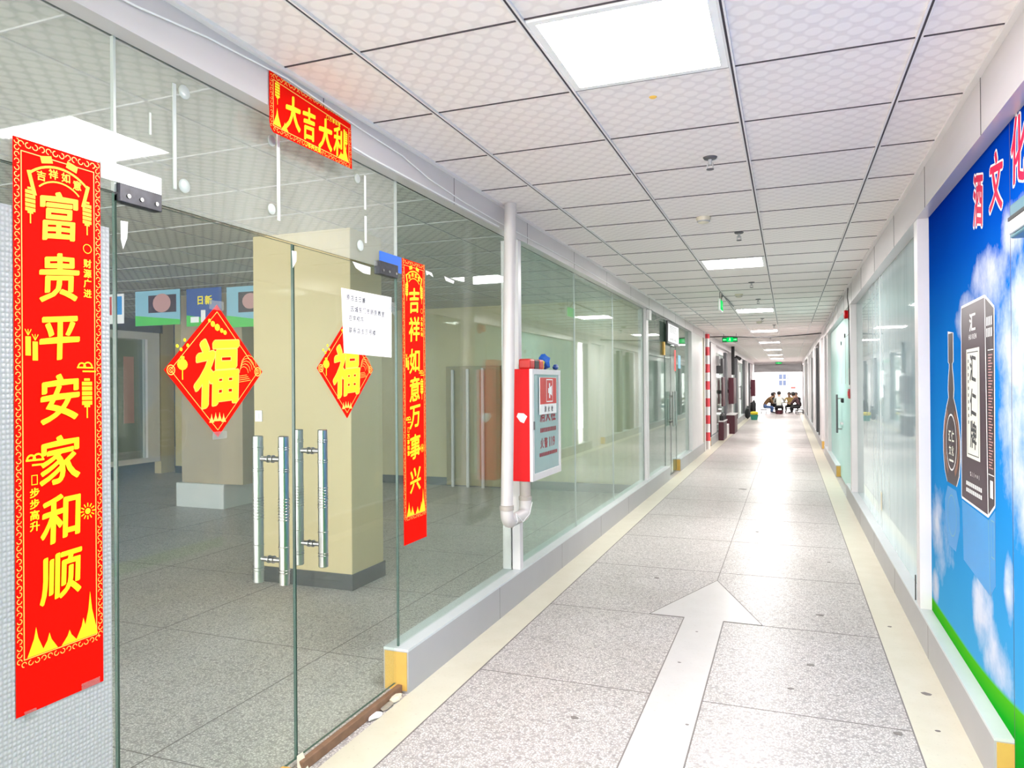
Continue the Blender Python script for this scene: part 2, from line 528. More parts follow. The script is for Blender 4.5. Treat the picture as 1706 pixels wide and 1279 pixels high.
class Ink:
    """flat print: polygons in wall coordinates"""
    def __init__(s, side, x):
        s.mb = MB(); s.side = side; s.x = x; s.k = 0; s.sg = -1 if side == 'R' else 1
    def map(s, a, b, e=0.0):
        # L: print on a surface facing +x; R: facing -x; F: facing the camera (-y); every stroke lies a hair above the one before
        d = 1.3e-5 * (s.k % 55) + e
        if s.side == 'L': return (s.x + d, a, b)
        if s.side == 'R': return (s.x - d, a, b)
        return (a, s.x - d, b)
    def poly(s, pts, mi=0):
        s.k += 1
        s.mb.poly([s.map(a, b) for a, b in pts], mi); return s
    def glyph(s, ch, a, b, w, h=None, bold=0.034, shear=0.0, mi=0, wob=0.0):
        h = h or w
        vs, fs = GLY[ch]
        s.k = 0
        # a broad slanted nib: copies of the thin letter pushed round an ellipse
        nib = [(0, 0)]
        if bold > 0:
            for i in range(12 if w > .04 else 6):
                t = 2 * PI * i / (12 if w > .04 else 6)
                p, q = bold * math.cos(t), bold * .62 * math.sin(t)
                nib.append((p * .87 - q * .5, p * .5 + q * .87))
        for (ox, oy) in nib:
            s.k += 1
            out = []
            for vi, (p, q) in enumerate(vs):
                p, q = p + ox, q + oy
                q2 = q + shear * p
                p2 = p
                if wob:
                    q2 += wob * math.sin(5.0 * p + 1.3); p2 = p + wob * math.sin(4.0 * q + 0.4)
                out.append(s.map(a + s.sg * p2 * w, b + q2 * h, 1.7e-6 * vi))
            s.mb.raw(out, fs, mi)
        return s
    def line(s, txt, a, b, w, step=None, **kw):
        step = step or w * 1.05
        n = len(txt)
        for i, ch in enumerate(txt):
            if ch != ' ': s.glyph(ch, a + s.sg * (i - (n - 1) / 2) * step, b, w, **kw)
        return s
    def column(s, txt, a, b, w, step, **kw):
        for i, ch in enumerate(txt): s.glyph(ch, a, b - i * step, w, **kw)
        return s
    def rect(s, a0, a1, b0, b1, mi=0):
        return s.poly([(a0, b0), (a1, b0), (a1, b1), (a0, b1)], mi)
    def frame(s, a0, a1, b0, b1, t, mi=0):
        s.rect(a0, a1, b0, b0 + t, mi); s.rect(a0, a1, b1 - t, b1, mi)
        s.rect(a0, a0 + t, b0 + t, b1 - t, mi); s.rect(a1 - t, a1, b0 + t, b1 - t, mi); return s
    def disc(s, a, b, r, n=18, mi=0, sy=1.0):
        return s.poly([(a + r * math.cos(2 * PI * i / n), b + sy * r * math.sin(2 * PI * i / n)) for i in range(n)], mi)
    def arc(s, a, b, r, t, a0, a1, n=10, mi=0, sy=1.0):
        for i in range(n):
            p, q = a0 + (a1 - a0) * i / n, a0 + (a1 - a0) * (i + 1) / n
            s.poly([(a + (r - t / 2) * math.cos(p), b + sy * (r - t / 2) * math.sin(p)), (a + (r + t / 2) * math.cos(p), b + sy * (r + t / 2) * math.sin(p)),
                    (a + (r + t / 2) * math.cos(q), b + sy * (r + t / 2) * math.sin(q)), (a + (r - t / 2) * math.cos(q), b + sy * (r - t / 2) * math.sin(q))], mi)
        return s
    def ring(s, a, b, r, t, mi=0, n=14): return s.arc(a, b, r, t, 0, 2 * PI, n, mi)
    def seg(s, p, q, t, mi=0):
        dx, dy = q[0] - p[0], q[1] - p[1]; L = math.hypot(dx, dy) or 1
        nx, ny = -dy / L * t / 2, dx / L * t / 2
        return s.poly([(p[0] + nx, p[1] + ny), (p[0] - nx, p[1] - ny), (q[0] - nx, q[1] - ny), (q[0] + nx, q[1] + ny)], mi)
    def lantern(s, a, b, w, h):
        s.rect(a - w * .28, a + w * .28, b + h * .5, b + h * .6)
        for i in range(5):
            t = h / 5
            s.rect(a - w / 2, a + w / 2, b - h / 2 + i * t, b - h / 2 + i * t + t * .8)
        s.rect(a - w * .28, a + w * .28, b - h * .6, b - h * .5)
        s.rect(a - w * .06, a + w * .06, b - h * 1.05, b - h * .6); return s
    def cloud(s, a, b, w, t):
        s.arc(a - w * .25, b, w * .25, t, 0, PI); s.arc(a + w * .2, b, w * .3, t, 0, PI)
        s.rect(a - w * .6, a + w * .6, b - t, b); s.rect(a - w * .2, a + w * .8, b - t * 3.5, b - t * 2.5); return s
    def peak(s, a, b, w, h):
        s.poly([(a - w / 2, b), (a + w / 2, b), (a + w * .12, b + h * .6), (a, b + h), (a - w * .12, b + h * .6)]); return s
    def swirls(s, a0, a1, b, r, step, vertical=False):
        x = a0; i = 0
        while x < a1:
            c = (b, x) if vertical else (x, b)
            ph = PI / 2 * (i % 4)
            s.arc(c[0], c[1], r, r * .35, ph, ph + 1.5 * PI, 7)
            x += step; i += 1
        return s
    def build(s, name, mats, parent=None): return s.mb.build(name, mats, parent)

# ------------------------------------------------------------------ plan (metres; x across, y along the corridor, z up)
CZ = 2.633                 # ceiling
KL, KR = -1.714, 0.686     # kerb faces of the two shop fronts
GL, GR = -1.785, 0.76      # glass planes
END = 41.0
ROWS0 = 2.153              # a ceiling tile joint
TX = [-1.382, -0.782, -0.182, 0.418]

# ------------------------------------------------------------------ floor
structure(MB().box(-14.6, 3.0, -3.0, 60.0, -0.12, 0.0).build('floor', M['terrazzo']))
def slab(name, x0, x1, y0, y1, m, h=0.0012):
    return structure(MB().box(x0, x1, y0, y1, 0.0, h).build(name, m))
slab('floor_border_left', KL, -1.511, -3.0, 60.0, M['stripe'])
slab('floor_border_right', 0.482, KR, -3.0, 60.0, M['stripe'])
j = MB()
y = 3.465 - 1.2 * 5
while y < 60:
    j.box(-1.511, 0.482, y - 0.003, y + 0.003, 0, 0.0009); y += 1.2
for x in (-1.511, 0.482): j.box(x - 0.003, x + 0.003, -3, 60, 0, 0.0014)
j.box(-0.512, -0.506, 5.62, 60, 0, 0.0009)
for x in (-2.4, -3.6, -4.8, -6.0, -7.2): j.box(x - .003, x + .003, -3, 9.6, 0, .0009)
for yy in (1.0, 2.2, 3.4, 4.6, 5.8, 7.0, 8.2): j.box(-9.9, -1.9, yy - .003, yy + .003, 0, .0009)
structure(j.build('floor_joints', M['joint']))
ar = MB()
def prism(mb, pts, z0, z1, mi=0):
    n = len(pts); b = len(mb.v)
    mb.v += [(p[0], p[1], z0) for p in pts] + [(p[0], p[1], z1) for p in pts]
    mb.f.append(tuple(b + i for i in reversed(range(n)))); mb.f.append(tuple(b + n + i for i in range(n)))
    for i in range(n):
        q = (i + 1) % n
        mb.f.append((b + i, b + q, b + n + q, b + n + i))
    mb.mi += [mi] * (n + 2)
head = [(-0.509, 5.625), (-0.845, 4.668), (-0.159, 4.668)]
prism(ar, [(-0.845, 4.668), (-0.159, 4.668), (-0.509, 5.625)], 0, 0.0022)
prism(ar, [(-0.627, 0.4), (-0.387, 0.4), (-0.387, 4.669), (-0.627, 4.669)], 0, 0.0022)
structure(ar.build('floor_arrow', M['arrow']))
jo = MB()
def jline(p, q, w=0.006):
    p, q = Vector(p), Vector(q); d = (q - p).normalized(); nrm = Vector((-d.y, d.x)) * w / 2
    prism(jo, [tuple(p + nrm), tuple(p - nrm), tuple(q - nrm), tuple(q + nrm)], 0, 0.003)
for p, q in ((head[0], head[1]), (head[0], head[2]), ((-0.845, 4.668), (-0.627, 4.668)), ((-0.387, 4.668), (-0.159, 4.668)), ((-0.627, 0.4), (-0.627, 4.668)), ((-0.387, 0.4), (-0.387, 4.668))):
    jline(p, q)
structure(jo.build('floor_arrow_joints', M['joint']))
# small scuffs and gum marks on the terrazzo
sc_ = MB()
for (x, y, r) in ((-0.95, 5.55, .02), (0.18, 5.0, .022), (-0.52, 4.42, .008), (0.0, 3.75, .012), (-0.42, 3.2, .008), (0.42, 3.42, .02), (0.1, 4.1, .018), (-0.9, 3.1, .016), (-0.55, 3.9, .009), (0.30, 6.5, .014), (0.56, 4.9, .012), (0.60, 3.9, .02), (0.58, 3.5, .01), (-0.6, 10.6, .05), (-0.3, 7.6, .012)):
    n = 7
    prism(sc_, [(x + r * (0.6 + .4 * random.random()) * math.cos(2 * PI * i / n) * 1.4, y + r * (0.6 + .4 * random.random()) * math.sin(2 * PI * i / n)) for i in range(n)], 0, 0.0028)
structure(sc_.build('floor_scuffs', M['joint']))

# ------------------------------------------------------------------ ceiling
structure(MB().box(-1.79, 3.0, -3.0, END + 0.3, CZ, CZ + 0.1).build('ceiling', M['tile']))
structure(MB().box(-14.6, -1.79, -3.0, END + 0.3, CZ, CZ + 0.1).build('ceiling_shop', M['tile_shaded']))
t = MB()
for x in TX:
    t.box(x - 0.011, x - 0.004, -3, 15.0, CZ - 0.010, CZ + .002, 0); t.box(x + 0.004, x + 0.011, -3, 15.0, CZ - 0.010, CZ + .002, 0)
    t.box(x - 0.004, x + 0.004, -3, 15.0, CZ - 0.0085, CZ + .002, 1)
    t.box(x - 0.014, x + 0.014, 15.0, END, CZ - 0.012, CZ + .002, 0)
y = ROWS0 - 0.6 * 8
while y < END:
    far = y > 15
    if far: t.box(-1.71, KR, y - 0.005, y + 0.005, CZ - 0.005, CZ + .002, 0)
    if not far: t.box(-1.71, KR, y - 0.0028, y + 0.0028, CZ - 0.0035, CZ + .002, 1)
    y += 0.6
for x in (-1.714 + .012, KR - .012): t.box(x - .012, x + .012, -3, END, CZ - 0.012, CZ + .002, 0)
structure(t.build('ceiling_bars', [M['tbar'], M['groove']]))
# the shops' own ceiling bars
t = MB()
for x in [-2.4 - 0.6 * i for i in range(12)]: t.box(x - .006, x + .006, -3, 9.7, CZ - .006, CZ + .002)
for i in range(20): t.box(-9.9, -1.9, -2.6 + .6 * i - .004, -2.6 + .6 * i + .004, CZ - .006, CZ + .002)
structure(t.build('ceiling_bars_shop', M['grey']))

# ------------------------------------------------------------------ beams over the shop fronts
def beam(name, x0, x1, y0, y1, z0, joints, fx):
    mb = MB().box(x0, x1, y0, y1, z0, CZ, 0)
    for jy in joints: mb.box(min(fx, fx + .001 * (1 if fx > x0 else -1)) - .0005, max(fx, fx) + .0008, jy - .002, jy + .002, z0, CZ, 1)
    return structure(mb.build(name, [M['beam'], M['groove']]))
beam('trim_1', -1.80, KL, -3.0, 16.3, 2.476, [3.62 + 1.2 * i for i in range(-3, 10)], KL)
beam('trim_2', KR, 0.80, -3.0, 16.3, 2.405, [3.18 + 1.2 * i for i in range(-3, 11)], KR)
beam('trim_3', -1.80, KL, 17.6, END, 2.476, [19 + 2.4 * i for i in range(9)], KL)
beam('trim_4', KR, 0.80, 16.3, END, 2.45, [18 + 2.4 * i for i in range(9)], KR)

# ------------------------------------------------------------------ kerbs under the panes
def kerb(name, x0, x1, y0, y1, h, near_end=True, face_x=None, joints=()):
    mb = MB().box(x0, x1, y0, y1, 0, h - 0.012, 0)
    mb.box(x0 - 0.0, x1 + 0.0, y0, y1, h - 0.012, h, 1)
    for jy in joints: mb.box(face_x - .0008, face_x + .0008, jy - .0015, jy + .0015, 0, h - .012, 2)
    if near_end:
        mb.box(x0 + .008, x1 - .008, y0 - 0.004, y0, 0.012, h - .016, 3)
    return structure(mb.build(name, [M['kerb'], M['kerbtop'], M['joint'], M['timber']]))
kerb('baseboard_left', -1.85, KL, 3.07, 11.30, 0.211, True, KL, [4.25, 5.6, 6.9, 8.2])
kerb('baseboard_left.001', -1.85, KL, 12.5, 16.2, 0.211, True, KL, [13.6])
kerb('baseboard_left.002', -1.85, KL, 17.7, END, 0.211, True, KL, [19, 21, 24])
kerb('baseboard_right', KR, 0.82, 3.07, 10.2, 0.190, True, KR, [4.4, 5.7, 7.0, 8.3])
kerb('baseboard_right.001', KR, 0.82, 12.4, 16.3, 0.190, True, KR, [])
kerb('baseboard_right.002', KR, 0.82, 17.6, END, 0.190, True, KR, [])

# ------------------------------------------------------------------ left shop front: panes
def pane(name, x, y0, y1, z0, z1, g, t=0.010):
    return structure(MB().box(x - t / 2, x + t / 2, y0, y1, z0, z1, 0, 1).build(name, [M[g], M['glass_edge']]))
w1 = pane('window_1', GL, 0.30, 1.517, 0.02, 2.03, 'glass_pane')
f = MB().box(GL + .0055, GL + .0075, 0.30, 1.497, 0.02, 1.927).build('frosted_film', M['film'], w1)
pane('window_2', GL, 0.30, 1.517, 2.034, 2.476, 'glass_transom')
pane('window_3', GL, 1.521, 3.098, 2.034, 2.476, 'glass_transom')
pane('window_4', GL, 3.102, 4.654, 0.205, 2.476, 'glass_pane')
pane('window_5', GL, 4.715, 6.25, 0.205, 2.476, 'glass_hazy')
pane('window_6', GL, 6.254, 7.754, 0.205, 2.476, 'glass_hazy')
pane('window_7', GL, 7.758, 9.55, 0.205, 2.476, 'glass_hazy')
pane('window_8', GL, 9.72, 11.28, 0.205, 2.476, 'glass_hazy')
pane('window_9', GL, 12.52, 14.15, 0.205, 2.476, 'glass_hazy')
pane('window_10', GL, 11.30, 12.50, 2.10, 2.476, 'glass_hazy')
# silicone seams at the pane joints
s = MB()
for yy, z0, z1 in ((1.519, 2.034, 2.476), (3.10, 2.034, 2.476), (6.252, .205, 2.476), (7.756, .205, 2.476), (0.93, 2.06, 2.476)):
    s.box(GL - .0062, GL + .0062, yy - .004, yy + .004, z0, z1)
structure(s.build('trim_5', M['adh']))
# posts
def post(name, x0, x1, y0, y1, z0, z1, m='white'):
    return structure(MB().box(x0, x1, y0, y1, z0, z1).build(name, M[m], bevel=0.003))
post('trim_6', -1.851, -1.724, 4.654, 4.715, 0.211, 2.476)
post('trim_7', -1.851, -1.744, 9.55, 9.72, 0.211, 2.476)
post('trim_8', -1.84, -1.716, 14.15, 16.0, 0.211, 2.476)
post('trim_9', -1.86, -1.73, 16.0, 16.2, 0.0, 2.476, 'olive')
post('trim_10', -1.78, -1.70, 16.28, 16.40, 0.0, 2.62)

# doors of the first shop: two frameless leaves with tubular pulls
def rings(mb, x, y, zs, r):
    for z in zs: mb.lathe([(r, -.0022), (r + .0022, -.001), (r + .0022, .001), (r, .0022)], (x, y, z), 'z', 20)
def tall_handle(parent, y, zb, zt, xo, xi, r):
    h = empty('pull_handle', (GL, y, (zb + zt) / 2)); h.parent = parent
    zc = [zb + .09, zt - .085]
    for nm, x in (('outer_bar', xo), ('inner_bar', xi)):
        mb = MB().lathe([(r * .8, zb), (r, zb + .003), (r, zt - .003), (r * .8, zt)], (x, y, 0), 'z', 24)
        mid = (zb + zt) / 2
        rings(mb, x, y, [mid - .035 + .011 * i for i in range(8)] + [zb + .045, zb + .055, zt - .05, zt - .042, zb + .14, zt - .13, zt - .122], r)
        mb.build(nm, M['steel'], h, smooth=True)
    for z in zc:
        mb = MB().cyl((xo, y, z), (xi, y, z), r * .52, n=16)
        for sx in (-1, 1): mb.lathe([(r * .52, -.004), (r * .75, -.003), (r * .75, .003), (r * .52, .004)], (GL + sx * .010, y, z), 'x', 20)
        mb.build('standoff', M['steel'], h, smooth=True)
    return h
def leaf(name, y0, y1, yh, zb, zt):
    d = structure(MB().box(GL - .006, GL + .006, y0, y1, 0.045, 2.026, 0, 1).build(name, [M['glass_door'], M['glass_edge']]))
    tall_handle(d, yh, zb, zt, -1.727, -1.843, 0.019)
    return d
d1 = leaf('door_1', 1.523, 2.309, 2.178, 0.752, 1.297)
d2 = leaf('door_2', 2.315, 3.096, 2.416, 0.762, 1.307)
# patch fittings
def patch(parent, y0, y1, z0, z1):
    p = MB().box(GL - .014, GL + .018, y0, y1, z0, z1).build('hinge_patch', M['chrome_dark'], parent, bevel=.002)
    b = MB()
    for yy in (y0 + .03, (y0 + y1) / 2, y1 - .02): b.lathe([(.006, 0), (.006, .003)], (GL + .018, yy, z0 + .02), 'x', 10)
    b.build('bolt', M['steel'], p)
patch(d1, 1.523, 1.672, 2.008, 2.060)
patch(d2, 2.925, 3.094, 2.000, 2.062)
tag(MB().box(GL + .0055, GL + .0072, 2.94, 3.145, 2.03, 2.110).build('sticker', M['blue']), 'bright blue plastic sticker behind the black door hinge beside the narrow couplet', 'sticker')
tag(MB().box(GL + .0055, GL + .010, 1.473, 1.678, 2.062, 2.113).build('plastic_strip', M['white_bright']), 'white plastic strip above the left door hinge patch', 'strip')

# threshold strip and debris by the near door
structure(MB().box(-1.772, -1.745, 2.30, 3.066, 0.0, 0.042).build('trim_11', M['wood'], bevel=.004))
def lump(name, x, y, z, sx, sy, sz, m, label, cat, group=None, seed=1):
    rnd = random.Random(seed)
    bm = bmesh.new(); bmesh.ops.create_icosphere(bm, subdivisions=2, radius=1.0)
    for v in bm.verts:
        q = 0.72 + 0.5 * rnd.random()
        v.co = Vector((v.co.x * sx * q, v.co.y * sy * q, max(-0.9, v.co.z) * sz * q))
    me = bpy.data.meshes.new(name); bm.to_mesh(me); bm.free(); me.materials.append(m)
    zmin = min(v.co.z for v in me.vertices)
    o = bpy.data.objects.new(name, me); COL.objects.link(o); o.location = (x, y, z - zmin)
    return tag(o, label, cat, group)
lump('filler_chunk', -1.735, 2.985, 0, .020, .05, .012, M['foam'], 'pale flake of filler lying between the threshold and the yellow kerb end', 'rubble', 'filler debris at the threshold', 2)
lump('filler_chunk', -1.733, 2.905, 0, .018, .055, .008, M['rubble'], 'dark grey crumb of filler at the middle of the debris beside the threshold', 'rubble', 'filler debris at the threshold', 3)
lump('filler_chunk', -1.730, 2.80, 0, .020, .05, .009, M['paper'], 'white torn flake lying farthest from the yellow kerb end by the threshold', 'rubble', 'filler debris at the threshold', 4)
lump('foam_lump', -1.765, 2.205, 0, .025, .05, .03, M['timber'], 'broken yellow foam lump at the near end of the brown threshold', 'rubble', None, 5)
tag(MB().poly([(-1.745, 2.27, .002), (-1.738, 2.33, .002), (-1.770, 2.335, .062), (-1.772, 2.30, .062)]).poly([(-1.745, 2.27, .0005), (-1.772, 2.30, .0605), (-1.770, 2.335, .0605), (-1.738, 2.33, .0005)]).build('tape_strip', M['foam']), 'beige tape strip sticking the near end of the threshold down', 'tape')

# ------------------------------------------------------------------ red paper decorations
PX = GL + .0065            # paper plane on the outside of the glass
def paper(name, pts, x, m, th=0.0012):
    mb = MB(); n = len(pts)
    mb.raw([(x, a, b) for a, b in pts] + [(x + th, a, b) for a, b in pts],
           [tuple(reversed(range(n))), tuple(range(n, 2 * n))] + [(i, (i + 1) % n, n + (i + 1) % n, n + i) for i in range(n)])
    return mb.build(name, m)
def couplet(y0, y1, z0, z1, chars, x, label, small, small2, arch):
    w = y1 - y0; k = w / 0.24; c = (y0 + y1) / 2
    root = paper('couplet_banner', [(y0, z0), (y1, z0), (y1, z1), (y0, z1)], x, M['paper_red'])
    tag(root, label, 'banner')
    e = x + .0016
    ink = Ink('L', e)
    zb = z0 + .135
    ink.frame(y0 + .019 * k, y1 - .019 * k, zb, z1 - .03, .0025)
    ink.swirls(zb, z1, y0 + .009 * k, .006, .0165, True); ink.swirls(zb, z1, y1 - .009 * k, .006, .0165, True)
    ink.swirls(y0 + .02, y1 - .01, z1 - .014, .007, .018)
    ink.swirls(y0 + .02, y1 - .01, zb - .010, .006, .017)
    ink.build('printed_border', M['gold_dim'], root)
    orn = Ink('L', e + .0007)
    # arched ribbon at the head, lanterns either side
    orn.arc(c, z1 - .165, .115 * k, .006, .25 * PI, .75 * PI, 14); orn.arc(c, z1 - .165, .078 * k, .004, .25 * PI, .75 * PI, 14)
    for i, sgn in enumerate((-1, 1)):
        orn.seg((c + sgn * .082 * k, z1 - .075), (c + sgn * .066 * k, z1 - .135), .010 * k)
        orn.seg((c + sgn * .05 * k, z1 - .04), (c + sgn * .02 * k, z1 - .032), .018)
    orn.lantern(y0 + .042 * k, z1 - .150, .026 * k, .055); orn.lantern(y1 - .042 * k, z1 - .150, .026 * k, .055)
    orn.cloud(y1 - .05 * k, z1 - .565, .04 * k, .004); orn.lantern(y1 - .045 * k, z1 - .635, .030 * k, .065)
    orn.cloud(y0 + .05 * k, z1 - .80, .04 * k, .005)
    for dx, dz in ((0, 0), (.018 * k, -.012)):
        orn.rect(y0 + .034 * k + dx - .007, y0 + .034 * k + dx + .007, z1 - .540 + dz, z1 - .492 + dz)
        for q in range(3): orn.seg((y0 + .034 * k + dx, z1 - .489 + dz), (y0 + (.026 + .008 * q) * k + dx, z1 - .474 + dz), .002)
    for q in range(12):
        a = 2 * PI * q / 12
        orn.seg((y1 - .045 * k + .012 * math.cos(a), z1 - .955 + .012 * math.sin(a)), (y1 - .045 * k + .022 * math.cos(a), z1 - .955 + .022 * math.sin(a)), .003)
    orn.disc(y1 - .045 * k, z1 - .955, .008)
    for q, (dx, hh) in enumerate(((.05, .07), (.085, .045), (.14, .035), (.18, .055), (.2, .12))):
        orn.peak(y0 + dx * k, zb + .004, .045 * k, hh)
    orn.build('ornament_print', M['gold'], root)
    let = Ink('L', e + .0014)
    for ch, zz in chars: let.glyph(ch, c - .002, zz, .118 * k, .130, bold=.026, shear=.10, wob=.012)
    for q, ch in enumerate(arch):
        a = PI * (.67 - .34 * q / 3)
        let.glyph(ch, c + .097 * k * math.cos(a), z1 - .165 + .097 * k * math.sin(a), .026 * k, bold=.034)
    let.column(small, y1 - .042 * k, z1 - .285, .024 * k, .027, bold=.034)
    let.ring(y1 - .042 * k, z1 - .245, .012, .002)
    let.column(small2, y0 + .048 * k, z1 - .885, .026 * k, .028, bold=.034)
    let.frame(y0 + .040 * k, y0 + .056 * k, z1 - .865, z1 - .840, .002)
    let.build('lettering', M['gold'], root)
    return root
ZS = [1.925, 1.766, 1.608, 1.452, 1.292, 1.140, .990]
couplet(1.226, 1.468, 0.668, 2.100, list(zip('富贵平安家和顺', ZS)), PX + .002, 'wide red couplet banner reading 富贵平安家和 hanging over frosted film beside the left door', '财源广进', '步步高升', '吉祥如意')
ZS = [1.911, 1.766, 1.606, 1.461, 1.322, 1.168, 1.002]
couplet(3.150, 3.389, 0.688, 2.110, list(zip('吉祥如意万事兴', ZS)), PX, 'red couplet banner reading 吉祥如意万事兴 on the clear pane between door and pipe', '大吉大利', '万事如意', '吉祥如意')

# header strip on the beam
hx = KL + .003
pts = [(2.093, 2.600)] + [(2.093, 2.420)] + [(2.098, 2.40), (2.115, 2.386)] + [(2.612, 2.392), (2.606, 2.578)]
hb = tag(paper('header_banner', pts, hx, M['paper_red']), 'small red banner reading 大吉大利 stuck to the beam above the glass doors', 'banner')
ik = Ink('L', hx + .0016)
ik.seg((2.115, 2.575), (2.585, 2.555), .003); ik.seg((2.112, 2.41), (2.59, 2.412), .003); ik.seg((2.113, 2.575), (2.113, 2.41), .003); ik.seg((2.588, 2.556), (2.588, 2.41), .003)
ik.swirls(2.12, 2.60, 2.588, .007, .018); ik.swirls(2.12, 2.60, 2.399, .006, .018)
ik.swirls(2.41, 2.59, 2.103, .005, .016, True); ik.swirls(2.41, 2.57, 2.598, .005, .016, True)
ik.build('printed_border', M['gold_dim'], hb)
ik = Ink('L', hx + .0023)
ik.lantern(2.135, 2.545, .026, .05); ik.lantern(2.567, 2.508, .022, .045)
for a, b, w, h in ((2.133, 2.415, .045, .065), (2.175, 2.412, .04, .03), (2.563, 2.414, .04, .06), (2.53, 2.413, .04, .03)): ik.peak(a, b, w, h)
ik.build('ornament_print', M['gold'], hb)
ik = Ink('L', hx + .0030)
for ch, a, b, w, h in (('大', 2.222, 2.490, .090, .128), ('吉', 2.318, 2.482, .085, .128), ('大', 2.423, 2.477, .092, .128), ('利', 2.518, 2.477, .085, .128)):
    ik.glyph(ch, a, b, w, h, bold=.045 if ch == '大' else .036, shear=.06, wob=.012)
ik.line('万事如意', 2.488, 2.548, .018, .02, bold=.034); ik.ring(2.437, 2.549, .008, .002)
ik.line('吉祥如意', 2.350, 2.402, .018, .021, bold=.034); ik.ring(2.298, 2.403, .008, .002)
ik.build('lettering', M['gold'], hb)

def fu(cy, cz, r, x, label):
    pts = [(cy, cz + r), (cy - r, cz), (cy, cz - r), (cy + r, cz)]
    root = tag(paper('fu_diamond', pts, x, M['paper_red']), label, 'paper decoration')
    e = x + .0015
    b = Ink('L', e); q = r - .024
    P = [(cy, cz + q), (cy - q, cz), (cy, cz - q), (cy + q, cz)]
    for i in range(4): b.seg(P[i], P[(i + 1) % 4], .002)
    for sgn in (-1, 1):
        b.ring(cy + sgn * (r - .026), cz, .015, .003); b.ring(cy + sgn * (r - .026), cz, .008, .002)
    for q in range(5): b.arc(cy + .125 + .006 * q, cz - .005 + .006 * q, .022 + .004 * q, .0015, 0, PI, 6)
    for q in range(4): b.seg((cy + .07, cz - .02 - .007 * q), (cy + .14 + .006 * q, cz - .012 - .006 * q), .0015)
    for q in range(4): b.peak(cy - .028 + .018 * q, cz - .165 - .004 * abs(q - 1.5), .022, .03)
    b.frame(cy + .078, cy + .094, cz + .072, cz + .098, .0018)
    b.build('printed_border', M['gold_dim'], root)
    o = Ink('L', e + .0007)
    for dy, dz, s_ in ((-.02, .155, .010), (.0, .145, .012), (.02, .136, .008), (-.035, .165, .006), (.035, .130, .008)): o.disc(cy + dy, cz + dz, s_, 8)
    o.disc(cy - .150, cz + .018, .021, 14, sy=.85); o.rect(cy - .158, cy - .142, cz + .036, cz + .044); o.rect(cy - .152, cy - .148, cz - .03, cz)
    for dy in (-.17, -.155, -.14, -.128): o.disc(cy + dy, cz + .055 + .02 * ((dy * 100) % 2), .006, 7)
    o.build('ornament_print', M['gold'], root)
    ol = Ink('L', e + .0014); ol.glyph('福', cy - .003, cz - .004, .205, .235, bold=.048, shear=.10, wob=.015); ol.build('lettering_outline', M['gold_dim'], root)
    ol = Ink('L', e + .0018); ol.glyph('福', cy - .003, cz - .004, .205, .235, bold=.030, shear=.10, wob=.015); ol.build('lettering', M['gold'], root)
    return root
fu(1.906, 1.532, .221, PX, 'red paper diamond with golden 福 wholly uncovered on the left glass door')
fu(2.664, 1.552, .212, PX, 'red paper diamond with golden 福 half hidden under the white notice')

# handwritten notice
nx = PX + .003
no = tag(paper('notice_sheet', [(2.640, 1.620), (3.036, 1.614), (3.040, 1.902), (2.622, 1.897)], nx, M['paper']), 'white handwritten paper notice taped over the right door decoration', 'notice')
ik = Ink('L', nx + .0015)
ik.line('原店主已搬', 2.735, 1.862, .026, .031, bold=0.025, shear=.1)
ik.line('因城东门市转到教室', 2.832, 1.815, .027, .032, bold=0.025, shear=.1)
ik.line('在学校内', 2.735, 1.775, .026, .03, bold=0.025, shear=.1)
ik.line('联系店主三号楼', 2.785, 1.722, .026, .032, bold=0.025, shear=.1)
for q in range(14): ik.disc(2.93 + .1 * random.random(), 1.64 + .06 * random.random(), .0022, 6)
ik.build('handwriting', M['ink'], no)
def tape(y0, y1, z0, z1, label, x=PX + .0045, sk=0.0):
    return tag(paper('tape_piece', [(y0, z0), (y1, z0 + sk), (y1, z1 + sk), (y0, z1)], x, M['tape'], .0004), label, 'tape')
tape(3.02, 3.075, 1.84, 1.90, 'clear tape holding the right upper corner of the handwritten notice', sk=-.03)
tape(1.87, 1.935, 1.735, 1.765, 'clear tape across the top point of the uncovered red diamond', PX + .003)
tape(1.88, 1.945, 1.305, 1.330, 'clear tape below the bottom point of the uncovered red diamond', PX + .003)
tape(1.245, 1.275, .655, .676, 'clear tape at the left bottom corner of the wide couplet', PX + .0055)
tape(1.400, 1.455, .668, .686, 'clear tape at the right bottom corner of the wide couplet', PX + .0055)
# torn white sticker remnants on the glass
def scrap(pts, label):
    return tag(paper('paper_scrap', pts, GL + .0066, M['white_bright'], .0005), label, 'paper scrap', 'torn white scraps on the door glass')
scrap([(1.535, 1.955), (1.56, 1.957), (1.557, 1.91), (1.543, 1.875), (1.536, 1.90)], 'torn white scrap under the left door hinge')
scrap([(2.300, 2.000), (2.328, 2.002), (2.327, 1.965), (2.305, 1.935)], 'torn white scrap at the top where the two door leaves meet')
scrap([(2.715, 2.024), (2.86, 2.02), (2.858, 1.986), (2.80, 1.985), (2.74, 2.000)], 'torn white scrap below the right door top edge left of the blue sticker')
scrap([(3.40, 2.085), (3.47, 2.082), (3.49, 2.060), (3.44, 2.070), (3.41, 2.060)], 'torn white scrap level with the narrow couplet top edge')
scrap([(3.62, 2.085), (3.75, 2.075), (3.74, 2.058), (3.64, 2.062)], 'torn white scrap farthest right on the clear pane, near the pipe')

